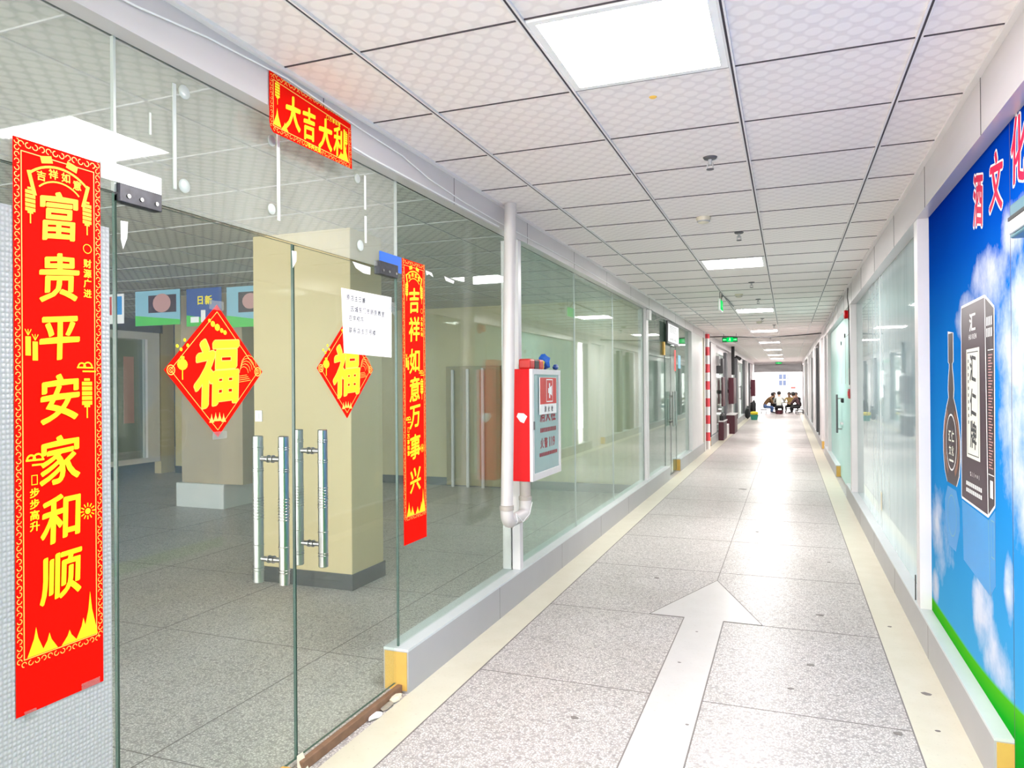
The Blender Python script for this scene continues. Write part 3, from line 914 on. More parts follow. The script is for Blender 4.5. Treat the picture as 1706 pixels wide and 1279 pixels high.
# leftover adhesive pads and strips on the transom glass
def pad(y, z, r, label):
    o = MB().lathe([(r * .7, 0), (r, .001), (r, .004), (r * .85, .006), (r * .4, .0075)], (GL + .005, y, z), 'x', 24).build('adhesive_pad', M['adh'], smooth=True)
    return tag(o, label, 'adhesive pad', 'round adhesive pads on the transom')
pad(1.772, 2.411, .022, 'round adhesive pad beside the clear strip, upper, nearest the camera')
pad(1.770, 2.114, .022, 'round adhesive pad beside the clear strip, lower, nearest the camera')
pad(2.188, 2.388, .020, 'round adhesive pad just under the small red banner left end')
pad(2.184, 2.134, .020, 'round adhesive pad at the lower end of the middle white strip')
pad(2.757, 2.398, .020, 'round adhesive pad under the small red banner right end')
pad(2.777, 2.105, .024, 'round adhesive pad above the right door near the notice')
def strip(y, z0, z1, w, label, m='white_bright'):
    return tag(MB().box(GL + .005, GL + .009, y - w / 2, y + w / 2, z0, z1).build('adhesive_strip', M[m]), label, 'strip', 'upright strips on the transom')
strip(1.732, 2.095, 2.423, .012, 'nearly clear upright strip on the transom left of two round pads', 'adh')
strip(2.224, 2.100, 2.422, .013, 'white upright strip on the transom under the small red banner')
strip(2.820, 2.275, 2.428, .010, 'short white upright strip right of the small red banner, upper of two')
strip(2.822, 2.125, 2.245, .010, 'short white upright strip right of the small red banner, lower of two')
strip(1.640, 2.235, 2.300, .006, 'tiny clear smear strip above the left door hinge', 'adh')
# white wire sagging along the left beam
wp = [(-1.706, 1.2, 2.535), (-1.706, 1.53, 2.551), (-1.706, 1.789, 2.582), (-1.706, 2.184, 2.606), (-1.706, 2.661, 2.582), (-1.706, 3.033, 2.572), (-1.706, 3.30, 2.535), (-1.706, 3.70, 2.515), (-1.706, 4.25, 2.510), (-1.706, 6, 2.52), (-1.706, 8.6, 2.50), (-1.706, 9.7, 2.50)]
wr = tag(MB().tube(wp, .003, 8).build('wire', M['white_bright'], smooth=True), 'thin white wire running along the left beam face', 'wire')
tag(MB().tube([(-1.709, 2.62, 2.486), (-1.709, 2.75, 2.482), (-1.709, 3.1, 2.483), (-1.709, 3.6, 2.484), (-1.709, 4.2, 2.485), (-1.709, 4.27, 2.486)], .004, 8).build('wire', M['white_bright'], smooth=True), 'second white wire along the lower beam edge right of the red banner', 'wire')

# ------------------------------------------------------------------ drain pipe
dp = empty('drain_pipe', (-1.643, 4.33, 0), 'off-white vertical pipe with a curved trap in front of the left glass wall', 'pipe')
px, py = -1.643, 4.20
MB().cyl((px, 4.305, CZ - .002), (px, py, .70), .038, n=24).build('riser', M['pipe'], dp, smooth=True)
trap = [(px, py, .72), (px, py, .68)]
for i in range(9):
    a = PI + PI / 2 * i / 8
    trap.append((px, py + .06 + .06 * math.cos(a), .68 + .06 * math.sin(a)))
trap.append((px, py + .15, .62))
for i in range(9):
    a = -PI / 2 + PI / 2 * i / 8
    trap.append((px, py + .28 + .06 * math.cos(a), .68 + .06 * math.sin(a)))
trap.append((px, py + .34, .72))
MB().tube(trap, .0405, 20).build('trap', M['pipe'], dp, smooth=True)
MB().cyl((px, py + .34, .71), (px, py + .34, .838), .0365, n=20).build('outlet', M['pipe2'], dp, smooth=True)
cp = MB()
cp.lathe([(.039, -.016), (.0445, -.014), (.0445, .014), (.039, .016)], (px, py, .715), 'z', 24)
cp.build('coupling', M['pipe2'], dp, smooth=True); cp = MB()
cp.lathe([(.039, -.014), (.0435, -.012), (.0435, .012), (.039, .014)], (px, py + .34, .725), 'z', 24)
cp.build('coupling', M['pipe2'], dp, smooth=True)
wt = MB().tube([(px + .02, py + .07, .58), (px + .045, py + .075, .62), (px + .03, py + .08, .67), (px + .045, py + .17, .60), (px + .044, py + .30, .63), (px + .046, py + .35, .70)], .0025, 6)
wt.build('tie_wire', M['white_bright'], dp)

# ------------------------------------------------------------------ hydrant cabinet
cb = empty('hydrant_cabinet', (-1.72, 4.84, .84), 'red fire hydrant cabinet with white framed glass door behind the pipe', 'fire cabinet')
x0, x1, y0, y1, z0, z1 = -1.722, -1.600, 4.515, 5.150, .838, 1.585
MB().box(x0, x1, y0, y1, z0, z1).build('body', M['red'], cb, bevel=.003)
fr = MB(); t_ = .036
fx0, fx1 = x1, -1.578
fr.box(fx0, fx1, y0, y0 + t_, z0, z1); fr.box(fx0, fx1, y1 - t_ * .8, y1, z0, z1); fr.box(fx0, fx1, y0 + t_, y1 - t_ * .8, z0, z0 + .045); fr.box(fx0, fx1, y0 + t_, y1 - t_ * .8, z1 - .036, z1)
fro = fr.build('door_frame', M['white'], cb, bevel=.002)
pn = MB().box(fx0, fx0 + .012, y0 + t_, y1 - t_ * .8, z0 + .045, z1 - .036).build('door_glass', M['cabglass'], cb)
ik = Ink('L', fx0 + .0128)
ik.line('消火栓', 4.87, 1.275, .115, .125, bold=.034)
for q in range(11): ik.rect(4.70 + .033 * q, 4.70 + .033 * q + .024, 1.150, 1.180)
for q in range(11): ik.rect(4.68 + .037 * q, 4.68 + .037 * q + .029, .985, 1.010)
ik.line('火警', 4.78, 1.075, .075, .085, bold=.034); ik.line('119', 4.955, 1.075, .095, .048, bold=.034)
ik.build('lettering', M['redink'], pn)
sg = MB().box(fx0 + .018, fx0 + .024, 4.665, 5.035, 1.275, 1.530).build('sign_plate', M['white_bright'], cb)
MB().box(fx0 + .012, fx0 + .018, 4.70, 5.0, 1.30, 1.50).build('sign_spacer', M['darkgrey'], cb)
MB().box(fx0 + .024, fx0 + .0248, 4.668, 5.032, 1.345, 1.528).build('red_field', M['redsign'], sg)
ik = Ink('L', fx0 + .0256)
ik.frame(4.80, 4.945, 1.358, 1.518, .007); ik.rect(4.86, 4.885, 1.385, 1.49); ik.poly([(4.885, 1.415), (4.925, 1.40), (4.925, 1.475), (4.885, 1.46)]); ik.rect(4.84, 4.86, 1.42, 1.455)
ik.build('pictogram', M['white_bright'], sg)
ik = Ink('L', fx0 + .0250); ik.line('消火栓', 4.855, 1.310, .042, .075, bold=.034); ik.build('lettering', M['ink'], sg)
MB().box(fx1, fx1 + .006, y0 + .02, y0 + .034, 1.18, 1.235).build('latch', M['darkgrey'], cb)
# label remnant on the red side
mb = MB().poly([(-1.690, y0 - .0012, 1.268), (-1.665, y0 - .0012, 1.235), (-1.640, y0 - .0012, 1.225), (-1.615, y0 - .0012, 1.270), (-1.640, y0 - .0012, 1.290), (-1.68, y0 - .0012, 1.292)])
tag(mb.build('paper_scrap', M['paper']), 'crumpled white paper scrap stuck on the red cabinet side', 'paper scrap')
# oddments lying on the cabinet
def cloth(name, x, y, z, sx, sy, sz, m, label, seed, cat='cloth'):
    return lump(name, x, y, z, sx, sy, sz, m, label, cat, None, seed)
ob = empty('armband_roll', (-1.655, 4.72, 1.585), 'red and black rolled armband at the near end of the cabinet top', 'armband')
MB().box(-1.70, -1.615, 4.58, 4.68, 1.586, 1.655).build('red_end', M['redsign'], ob, bevel=.012)
MB().box(-1.698, -1.617, 4.68, 4.78, 1.586, 1.650).build('black_band', M['black'], ob, bevel=.008)
MB().box(-1.70, -1.615, 4.78, 4.87, 1.586, 1.655).build('red_end', M['redsign'], ob, bevel=.012)
cloth('yellow_ribbon', -1.655, 4.915, 1.585, .03, .035, .035, M['yellowcloth'], 'yellow crumpled ribbon in the middle of the things on the cabinet', 11)
cloth('blue_cloth', -1.660, 5.03, 1.585, .04, .075, .06, M['bluecloth'], 'bright blue crumpled cloth at the far end of the cabinet top', 12)
cloth('blue_glove', -1.605, 5.11, 1.585, .02, .04, .022, M['navy'], 'dark blue glove hanging toward the far corner of the cabinet', 13, 'glove')

# ------------------------------------------------------------------ second shop on the left
d3 = structure(MB().box(GL - .006, GL + .006, 11.32, 12.48, .03, 2.09, 0, 1).build('door_3', [M['glass_hazy'], M['glass_edge']]))
tall_handle(d3, 11.78, .80, 1.36, -1.72, -1.85, .02)
tall_handle(d3, 12.02, .80, 1.36, -1.72, -1.85, .02)
MB().box(GL - .008, GL + .008, 11.885, 11.905, .03, 2.09).build('meeting_edge', M['darkgrey'], d3)
MB().box(GL - .012, GL + .03, 11.80, 12.0, .86, .885).build('lock_bar', M['darkgrey'], d3)
sb = tag(MB().box(-1.742, -1.718, 11.2, 12.42, 2.105, 2.450).build('sign_board', M['darkgrey'], bevel=.003), 'white landscape sign board in a dark frame over the far left door', 'sign')
MB().box(-1.718, -1.715, 11.26, 12.36, 2.14, 2.415).build('sign_face', M['paper'], sb)
ik = Ink('L', -1.7145)
for q in range(5): ik.rect(11.4, 12.15 - .06 * (q % 2), 2.38 - .022 * q, 2.388 - .022 * q)
for q in range(7): ik.peak(11.45 + .11 * q, 2.17, .09, .05 + .02 * (q % 3))
ik.build('artwork', M['darkgrey'], sb)
for yy, c in ((11.22, 'timber'),):
    tag(MB().box(-1.776, -1.75, 11.05, 11.17, 1.92, 2.12).build('door_sticker', M[c]), 'small orange sticker plate left of the far left door', 'sticker')
tag(MB().box(-1.7795, -1.778, 12.75, 13.05, 1.75, 1.98).build('door_sticker', M['posterblue']), 'pale blue sticker on the pane beyond the far left door', 'sticker')
tag(MB().box(-1.7795, -1.778, 12.3, 12.47, 1.70, 2.05).build('paper_tag', M['redsign']), 'small red paper strip on the far left door', 'paper')
# small junction box and cable at the post
jb = tag(MB().box(-1.742, -1.70, 9.56, 9.71, 2.33, 2.46).build('junction_box', M['white']), 'small white junction box at the head of the second white post', 'electrical box')
tag(MB().tube([(-1.70, 9.68, 2.47), (-1.68, 9.9, 2.44), (-1.69, 10.2, 2.32), (-1.70, 10.0, 2.25), (-1.69, 9.85, 2.34), (-1.69, 10.4, 2.42), (-1.70, 11.2, 2.455)], .005, 8).build('wire', M['grey'], smooth=True), 'loose grey wire looped at the second white post', 'wire')
# candy pole in the side passage
tag(MB().cyl((-1.70, 16.85, 0), (-1.70, 16.85, 2.60), .05, n=20).build('hazard_pole', M['candy'], smooth=True), 'red and white striped pole at the mouth of the side passage', 'pole')

# ------------------------------------------------------------------ interior of the first shop
structure(MB().box(-3.835, -2.962, 4.49, 4.925, 0, CZ).build('pillar', M['cream'], bevel=.006))
structure(MB().box(-3.845, -2.952, 4.478, 4.937, 0, .115).build('baseboard_pillar', M['skirt']))
sw = tag(MB().box(-3.838 + .02, -3.752, 4.481, 4.4895, 1.215, 1.30).build('light_switch', M['white_bright'], bevel=.002), 'white wall switch on the near cream pillar', 'light switch')
MB().box(-3.81, -3.78, 4.478, 4.481, 1.235, 1.28).build('rocker', M['paper'], sw)
structure(MB().box(-10.0, -1.86, 9.72, 9.84, 0, CZ).build('wall_far', M['olive']))
structure(MB().box(-10.0, -1.86, 9.705, 9.72, 0, .12).build('baseboard_far', M['skirt']))
structure(MB().box(-7.1, -6.15, 7.0, 7.6, .30, CZ).build('pillar', M['beige']))
tag(MB().box(-7.15, -6.40, 6.95, 7.65, 0, .30).build('plinth', M['greywall'], bevel=.01), 'low grey plinth around the brown column inside the shop', 'plinth')
# back shop window of the room, with its white frame
structure(MB().box(-10.3, -10.15, -3, 8.6, 0, .22).build('baseboard_back', M['skirt']))
structure(MB().box(-10.3, -10.15, 9.55, 9.84, 0, CZ).build('wall_back', M['cream']))
bf = MB().box(-10.24, -10.12, 9.25, 9.50, .22, 2.42).box(-10.24, -10.12, -3, 9.25, 2.30, 2.42).box(-10.24, -10.12, -3, 9.25, .22, .30)
structure(bf.build('trim_12', M['white']))
structure(MB().box(-10.3, -10.15, -3, 9.6, 2.42, CZ).build('wall_back.001', M['darkgrey']))
pane('window_11', -10.18, -3, 9.25, .30, 2.30, 'glass_pane')
tag(MB().box(-10.175, -10.171, 8.82, 9.02, .9, 2.0).build('couplet_strip', M['posterpink']), 'faded red couplet strip on the back shop window', 'banner')
structure(MB().box(-14.5, -14.4, -3, 16, 0, CZ).box(-14.4, -10.3, 15.9, 16, 0, CZ).build('wall_back.002', M['backroom']))
tag(MB().box(-4.72, -3.86, 9.64, 9.70, .02, 1.76).build('leaning_board', M['boardolive'], bevel=.006), 'brown olive board standing against the far wall inside the shop', 'board')
for q, (x, h_) in enumerate(((-4.60, 1.71), (-4.36, 1.72), (-4.12, 1.73))):
    tag(MB().cyl((x, 9.600, 0), (x, 9.612, h_), .024, n=10).build('white_pole', M['white']), ('white pole nearest the narrow couplet, before the olive board', 'white pole in the middle of three before the olive board', 'white pole nearest the drain pipe, before the olive board')[q], 'pole', 'white poles before the board')
# poster bunting on a string
st = MB().tube([(-8.6, 6.0008, CZ), (-7.6, 6.0008, 2.53), (-6.6, 6.0008, 2.53), (-5.9, 6.0008, 2.52), (-5.2, 6.0008, 2.51), (-4.6, 6.0008, 2.53), (-4.0, 6.0008, CZ)], .003, 6)
tag(st.build('bunting_string', M['ink']), 'dark string holding the posters up inside the shop', 'string')
def flag(xa, xb, zt, zb, kind, label):
    o = MB().box(xa, xb, 5.992, 5.998, zb, zt).build('hanging_poster', M['posterblue'] if kind != 2 else M['navy'])
    tag(o, label, 'poster', 'posters on the string')
    w, h = xb - xa, zt - zb
    if kind == 3:
        o.data.materials[0] = M['paper']
        for nm, m, u0, u1 in (('pink_panel', 'redsign', .08, .48), ('blue_panel', 'printblue', .54, .92)):
            g = Ink('F', 5.9912); g.rect(xa + w * u0, xa + w * u1, zb + h * .3, zt - h * .08); g.build(nm, M[m], o)
        return
    g = Ink('F', 5.9912); g.poly([(xa, zb), (xb, zb), (xb, zb + h * .14), (xa + w * .5, zb + h * .22), (xa, zb + h * .30)]); g.build('green_ground', M['grass'], o)
    if kind == 1:
        a = Ink('F', 5.9908); a.rect(xa + w * .3, xb - w * .08, zb + h * .36, zb + h * .86); a.build('dark_picture', M['purple2'], o)
        a = Ink('F', 5.9904); a.disc(xa + w * .60, zb + h * .63, w * .2, 16, sy=.8); a.build('pale_picture', M['posterpink'], o)
    else:
        a = Ink('F', 5.9908); a.line('日新', xa + w * .52, zt - h * .32, .10, .11, bold=.034); a.build('lettering', M['gold'], o)
        a = Ink('F', 5.9908); a.rect(xa + w * .42, xa + w * .55, zb + h * .1, zb + h * .42); a.rect(xa + w * .12, xa + w * .36, zb + h * .1, zb + h * .25); a.build('pale_picture', M['printwhite'], o)
flag(-7.25, -6.90, 2.53, 2.20, 3, 'small white poster with pink and blue panels, cut by the door edge')
flag(-6.73, -6.09, 2.54, 2.16, 1, 'poster with a dark picture, first full one on the string')
flag(-6.00, -5.53, 2.53, 2.13, 2, 'dark blue poster with yellow lettering between two pale posters')
flag(-5.46, -4.95, 2.52, 2.10, 1, 'poster with a dark picture beside the cream pillar')

# rooms beyond the first shop
structure(MB().box(-5.2, -5.1, 9.84, 16.2, 0, CZ).build('wall_left', M['greywall']))
structure(MB().box(-5.2, -1.86, 16.05, 16.19, 0, CZ).build('wall_left.001', M['white']))
structure(MB().box(-8.0, -1.9, 17.72, 17.84, 0, CZ).build('wall_left.002', M['white']))
structure(MB().box(-8.2, -8.0, 16.2, 17.8, 0, CZ).build('wall_left.003', M['white']))
structure(MB().box(-1.90, -1.80, 17.7, END, 0.21, CZ).build('wall_left.004', M['white']))

# ------------------------------------------------------------------ far shops on the left
def farpost(n, y0, y1, x1, z0, z1, m):
    return structure(MB().box(-1.80, x1, y0, y1, z0, z1).build('trim_%d' % n, M[m]))
farpost(20, 17.8, 19.2, -1.72, .25, 2.47, 'white')
farpost(21, 17.72, 17.80, -1.715, .0, 2.47, 'black')
farpost(22, 22.4, 22.9, -1.72, .1, 2.40, 'darkgrey')
farpost(23, 24.2, 25.0, -1.70, .21, 2.47, 'white')
farpost(24, 27.3, 27.6, -1.71, .21, 2.45, 'darkgrey')
farpost(25, 32.0, 32.5, -1.70, .1, 2.45, 'darkgrey')
farpost(26, 33.5, 34.5, -1.69, .21, 2.45, 'white')
farpost(27, 36.2, 36.6, -1.70, .21, 2.45, 'darkgrey')
farpost(28, 38.0, 39.5, -1.68, .21, 2.45, 'white')
def shop_glass(n, y0, y1):
    return structure(MB().box(-1.802, -1.79, y0, y1, .22, 2.3, 0, 1).build('window_%d' % n, [M['glass_hazy'], M['glass_edge']]))
for n, (a, b) in enumerate(((19.3, 22.3), (25.1, 27.2), (27.7, 31.9), (34.6, 36.1))): shop_glass(13 + n, a, b)
fd = structure(MB().box(-1.79, -1.775, 27.7, 29.6, .03, 2.2).build('door_4', M['greywall']))
hh = empty('pull_handle', (-1.70, 29.1, 1.1)); hh.parent = fd
MB().cyl((-1.70, 29.1, .85), (-1.70, 29.1, 1.4), .022, n=10).build('outer_bar', M['darkgrey'], hh)
for z in (.9, 1.35): MB().cyl((-1.775, 29.1, z), (-1.70, 29.1, z), .014, n=8).build('standoff', M['darkgrey'], hh)
def box_thing(name, m, label, cat, x0, x1, y0, y1, z0, z1, group=None, bev=.006):
    return tag(MB().box(x0, x1, y0, y1, z0, z1).build(name, M[m], bevel=bev), label, cat, group)
def board(y0, y1, x1, label):
    o = box_thing('burgundy_board', 'burgundy', label, 'board', -1.70, x1, y0, y1, .86, 1.66, 'burgundy boards on the far shop fronts')
    MB().box(x1, x1 + .004, y0 + .1, y1 - .1, 1.0, 1.5).build('panel_face', M['burgundy'], o)
    MB().box(-1.79, -1.70, y0 + .3, y0 + .36, 1.2, 1.3).build('bracket', M['darkgrey'], o)
    return o
board(20.4, 21.2, -1.66, 'burgundy board nearest the white panel on the far left shop front')
board(22.95, 24.1, -1.55, 'large burgundy board below the black hanging pole on the far left')
board(37.0, 37.9, -1.50, 'burgundy board farthest along the left side, near the seated people')
def low_cabinet(y0, y1, x1, h, label):
    o = empty('low_cabinet', (-1.65, (y0 + y1) / 2, 0), label, 'cabinet')
    MB().box(-1.71, x1, y0, y1, 0, h).build('body', M['burgundy'], o, bevel=.006)
    MB().box(-1.71, x1 + .02, y0 - .02, y1 + .02, h, h + .03).build('top', M['white'], o)
    MB().box(x1, x1 + .006, y0 + .05, y1 - .05, .06, h - .04).build('door', M['burgundy'], o)
    return o
low_cabinet(19.6, 20.6, -1.58, .48, 'low burgundy cabinet with white top carrying black oddments')
low_cabinet(22.2, 23.4, -1.48, .55, 'low burgundy cabinet with white top nearest the aisle centre')
box_thing('storage_box', 'white', 'small white box standing between the two burgundy cabinets', 'box', -1.71, -1.60, 21.0, 21.7, 0, .33)
for q, (yy, hh_, m) in enumerate(((19.75, .16, 'black'), (20.05, .20, 'darkgrey'), (20.35, .13, 'black'))):
    lab = ('black canister nearest on the low white topped cabinet', 'dark grey canister in the middle of the low white topped cabinet', 'short black canister farthest on the low white topped cabinet')[q]
    tag(MB().lathe([(.05, 0), (.055, .01), (.055, hh_ * .8), (.03, hh_ * .9), (.03, hh_)], (-1.645, yy, .511), 'z', 14).build('canister', M[m], smooth=True), lab, 'canister', 'canisters on the low cabinet')
mb_ = box_thing('meter_box', 'grey', 'grey electricity meter box on the far left wall', 'electrical box', -1.80, -1.66, 19.35, 19.75, 1.95, 2.2)
MB().box(-1.70, -1.655, 19.4, 19.7, 2.0, 2.12).build('meter_window', M['darkgrey'], mb_)
b2 = box_thing('meter_box', 'darkgrey', 'olive grey electricity meter box, lower and farther of the two', 'electrical box', -1.80, -1.62, 20.0, 20.35, 1.75, 2.15)
tag(MB().cyl((-1.60, 23.5, 1.75), (-1.60, 23.5, CZ), .05, n=12).build('hanging_pole', M['black']), 'black pole hanging below the green exit sign on the left', 'pole')
lp = empty('spot_lamp', (-1.66, 25.4, 2.3), 'small black spotlight on a bracket on the far left', 'lamp')
MB().cyl((-1.79, 25.4, 2.32), (-1.62, 25.4, 2.36), .02, n=8).build('bracket', M['black'], lp)
MB().cyl((-1.62, 25.4, 2.40), (-1.50, 25.25, 2.30), .03, .06, n=12).build('lamp_head', M['black'], lp)
# bags and basket near the far end
lump('rubbish_bag', -1.56, 31.5, 0, .12, .22, .30, M['black'], 'black rubbish bag nearest the far left wall', 'bag', 'bags by the far left wall', 21)
lump('rubbish_bag', -1.42, 32.9, 0, .11, .2, .38, M['cl_black'], 'tall black bag standing behind the green basin', 'bag', 'bags by the far left wall', 22)
bs = tag(MB().lathe([(.12, 0), (.16, .20), (.17, .20), (.17, .21), (.15, .21), (.11, .015)], (-1.30, 31.0, 0), 'z', 20).build('basin', M['green'], smooth=True), 'green plastic basin on the floor by the bags', 'basin')
tag(MB().lathe([(.12, 0), (.15, .03), (.15, .10), (.10, .13)], (-1.30, 31.0, .2105), 'z', 16).build('folded_cloth', M['yellowcloth'], smooth=True), 'yellow bundle sitting on the green basin', 'cloth')

# ------------------------------------------------------------------ right side
# printed mural: fixed panel and the leaf nearer the camera
mu = tag(MB().box(.748, .762, 3.066, 4.66, .192, 2.474).build('sky_mural', M['mural']), 'large blue sky mural panel with printed bottle and box on the right wall', 'mural')
md = structure(MB().box(.748, .762, -2.9, 3.060, .012, 2.474).build('door_5', M['mural']))
structure(MB().box(.748, .762, 3.060, 3.066, 0, 2.474).build('trim_13', M['groove']))
structure(MB().box(.80, .90, -3, 4.7, 0, CZ).build('wall_right', M['greywall']))
IX = .7474
def pb(name, mats, parent, fn, x=IX):
    k = Ink('R', x); fn(k); return k.build(name, mats, parent)
# wine box
def box_print(k):
    k.poly([(3.851, 1.816), (3.427, 1.822), (3.40, .935), (3.875, .944)], 0)          # front
    k.poly([(3.427, 1.822), (3.283, 1.763), (3.295, .992), (3.40, .935)], 1)           # side
pb('printed_box', [M['purple'], M['purple2']], mu, box_print)
def box_edge(k):
    for p, q in (((3.851, 1.818), (3.427, 1.824)), ((3.427, 1.824), (3.283, 1.765)), ((3.427, 1.822), (3.40, .935)), ((3.851, 1.816), (3.875, .944)), ((3.283, 1.763), (3.295, .992)), ((3.875, .944), (3.40, .935)), ((3.40, .935), (3.295, .992))):
        k.seg(p, q, .011)
pb('printed_box_outline', M['printwhite'], mu, box_edge, IX - .0008)
pb('printed_label', M['printcream'], mu, lambda k: k.poly([(3.760, 1.620), (3.525, 1.622), (3.525, 1.140), (3.765, 1.142)]), IX - .0004)
def label_ink(k):
    k.frame(3.545, 3.745, 1.155, 1.607, .004)
    for ch, b in (('汇', 1.535), ('仁', 1.385), ('牌', 1.245)): k.glyph(ch, 3.640, b, .115, .125, bold=.034, shear=-.08, wob=.02)
    for q in range(10): k.rect(3.715, 3.728, 1.56 - .03 * q, 1.575 - .03 * q)
pb('label_lettering', M['ink'], mu, label_ink, IX - .0008)
def box_ink(k):
    k.glyph('汇', 3.640, 1.735, .115, .085, bold=.034)
    k.line('HUIREN', 3.640, 1.672, .030, .024, bold=.034)
    k.line('%12vol'.replace('12', '11'), 3.62, 1.072, .026, .03, bold=.034)
    for q in range(2):
        for c in range(9): k.rect(3.50 + .032 * c, 3.524 + .032 * c, 1.015 - .03 * q, 1.033 - .03 * q)
    for c in range(4):
        for q in range(2): k.rect(3.315 + .024 * c, 3.330 + .024 * c, 1.700 - .045 * q, 1.735 - .045 * q)
    k.rect(3.30, 3.385, 1.60, 1.604); k.rect(3.305, 3.39, 1.105, 1.109); k.rect(3.320, 3.365, 1.015, 1.085)
pb('box_lettering', M['printwhite'], mu, box_ink, IX - .0008)
def box_small(k):
    for q in range(40): k.rect(3.315 + .012 * (q % 3), 3.38, 1.58 - .0115 * q, 1.585 - .0115 * q)
pb('box_small_print', M['posterpink'], mu, box_small, IX - .0008)
# bottle
prof = [(.052, 1.715), (.052, 1.575), (.028, 1.565), (.030, 1.545), (.05, 1.50), (.062, 1.44), (.05, 1.40), (.095, 1.36), (.16, 1.28), (.19, 1.20), (.19, 1.12), (.16, 1.03), (.10, .975)]
cyb = 4.096
def bottle(k, g=0.0):
    P = [(cyb + r + g, z + (g if i == 0 else 0)) for i, (r, z) in enumerate(prof)] + [(cyb - r - g, z) for r, z in reversed(prof)]
    k.poly(P)
pb('printed_bottle_outline', M['printwhite'], mu, lambda k: bottle(k, .014), IX)
pb('printed_bottle', M['purple2'], mu, lambda k: bottle(k), IX - .0004)
pb('printed_bottle_glow', M['amber'], mu, lambda k: (k.arc(cyb, 1.18, .165, .03, -.35 * PI, .35 * PI, 10), k.arc(cyb, 1.18, .165, .03, .65 * PI, 1.35 * PI, 10)), IX - .0007)
pb('printed_bottle_label', M['printwhite'], mu, lambda k: k.arc(cyb, 1.18, .118, .008, 0, 2 * PI, 28, sy=1.15), IX - .0009)
pb('printed_bottle_lettering', M['printcream'], mu, lambda k: (k.line('汇仁', cyb, 1.21, .06, .07, bold=.034), k.line('文化', cyb, 1.14, .05, .06, bold=.034), k.rect(cyb - .05, cyb + .05, 1.085, 1.095)), IX - .0009)
# printed mirror image below bottle and box
def mirror(k):
    k.poly([(3.875, .93), (3.40, .92), (3.38, .62), (3.85, .66)]); k.poly([(3.40, .92), (3.295, .975), (3.30, .68), (3.38, .62)])
    k.poly([(cyb + .10, .955), (cyb - .10, .955), (cyb - .17, .88), (cyb - .17, .78), (cyb - .08, .66), (cyb + .08, .66), (cyb + .17, .78), (cyb + .17, .88)])
pb('printed_mirror_image', M['printblue'], mu, mirror)
pb('printed_mirror_lines', M['posterblue'], mu, lambda k: (k.arc(cyb, .82, .10, .006, 0, 2 * PI, 22), k.frame(3.31, 3.36, .78, .93, .005), k.seg((3.40, .92), (3.38, .62), .006)), IX - .0004)
# big lettering
def big(k, ch, a, b, w, h, bold): k.glyph(ch, a, b, w, h, bold=bold, shear=-.12, wob=.03)
for par, chars in ((mu, (('酒', 3.525, 2.235, .165, .235), ('文', 3.245, 2.240, .19, .225))), (md, (('化', 2.955, 2.275, .18, .24),))):
    pb('lettering_outline', M['printwhite'], par, lambda k: [big(k, c, a, b, w, h, .085) for c, a, b, w, h in chars])
    pb('lettering', M['pink'], par, lambda k: [big(k, c, a, b, w, h, .034) for c, a, b, w, h in chars], IX - .0005)
# wall unit
wu = tag(MB().box(.700, .747, 2.30, 2.872, 1.955, 2.068).build('wall_unit', M['tealgrey'], bevel=.006), 'white faced box unit in blue grey casing on the blue mural', 'wall unit')
MB().box(.692, .700, 2.31, 2.855, 1.968, 2.008).build('front_panel', M['white_bright'], wu)
MB().box(.690, .702, 2.31, 2.855, 2.010, 2.022).build('dark_slot', M['black'], wu)
# posts and panes
post('trim_14', .690, .80, 4.665, 4.775, .190, 2.405)
post('trim_15', .690, .80, 9.40, 9.52, .190, 2.405)
post('trim_16', .700, .80, 14.9, 15.2, .190, 2.405)
post('trim_17', .690, .80, 16.0, 16.3, 0, 2.45)
pane('window_20', GR, 4.775, 7.068, .185, 2.405, 'glass_blue')
pane('window_21', GR, 7.074, 9.40, .185, 2.405, 'glass_blue')
structure(MB().box(GR - .0065, GR + .0065, 7.066, 7.076, .19, 2.405).build('trim_18', M['white_bright']))
structure(MB().box(1.02, 1.12, 4.70, 16.3, 0, CZ).build('wall_right.001', M['curtain']))
pane('window_22', GR, 9.52, 10.2, .185, 2.405, 'glass_teal')
pane('window_23', GR, 12.4, 14.9, .185, 2.405, 'glass_teal')
pane('window_24', GR, 10.2, 12.4, 2.12, 2.405, 'glass_teal')
d6 = structure(MB().box(GR - .006, GR + .006, 10.22, 12.38, .03, 2.115, 0, 1).build('door_6', [M['glass_teal'], M['glass_edge']]))
h6 = empty('pull_handle', (.70, 12.05, 1.0)); h6.parent = d6
MB().box(.675, .70, 11.98, 12.06, .72, 1.30).build('outer_bar', M['darkgrey'], h6, bevel=.004)
for z in (.78, 1.24): MB().cyl((.754, 12.02, z), (.69, 12.02, z), .01, n=8).build('standoff', M['steel'], h6)
lk = MB().lathe([(.035, 0), (.035, -.03), (.02, -.04)], (.754, 11.6, 1.22), 'x', 14).build('lock', M['black'], d6)
MB().box(.72, .754, 11.72, 11.86, .86, .89).build('lever', M['steel'], d6)
for yy, z0_, z1_ in ((11.95, 1.46, 2.05), (11.2, 1.46, 2.12)):
    MB().box(.752, .754, yy - .03, yy + .03, z0_, z1_).build('printed_line', M['grey'], d6)
    MB().lathe([(.03, 0), (.03, -.012)], (.754, yy, z1_ + .02), 'x', 10).build('clip', M['black'], d6)
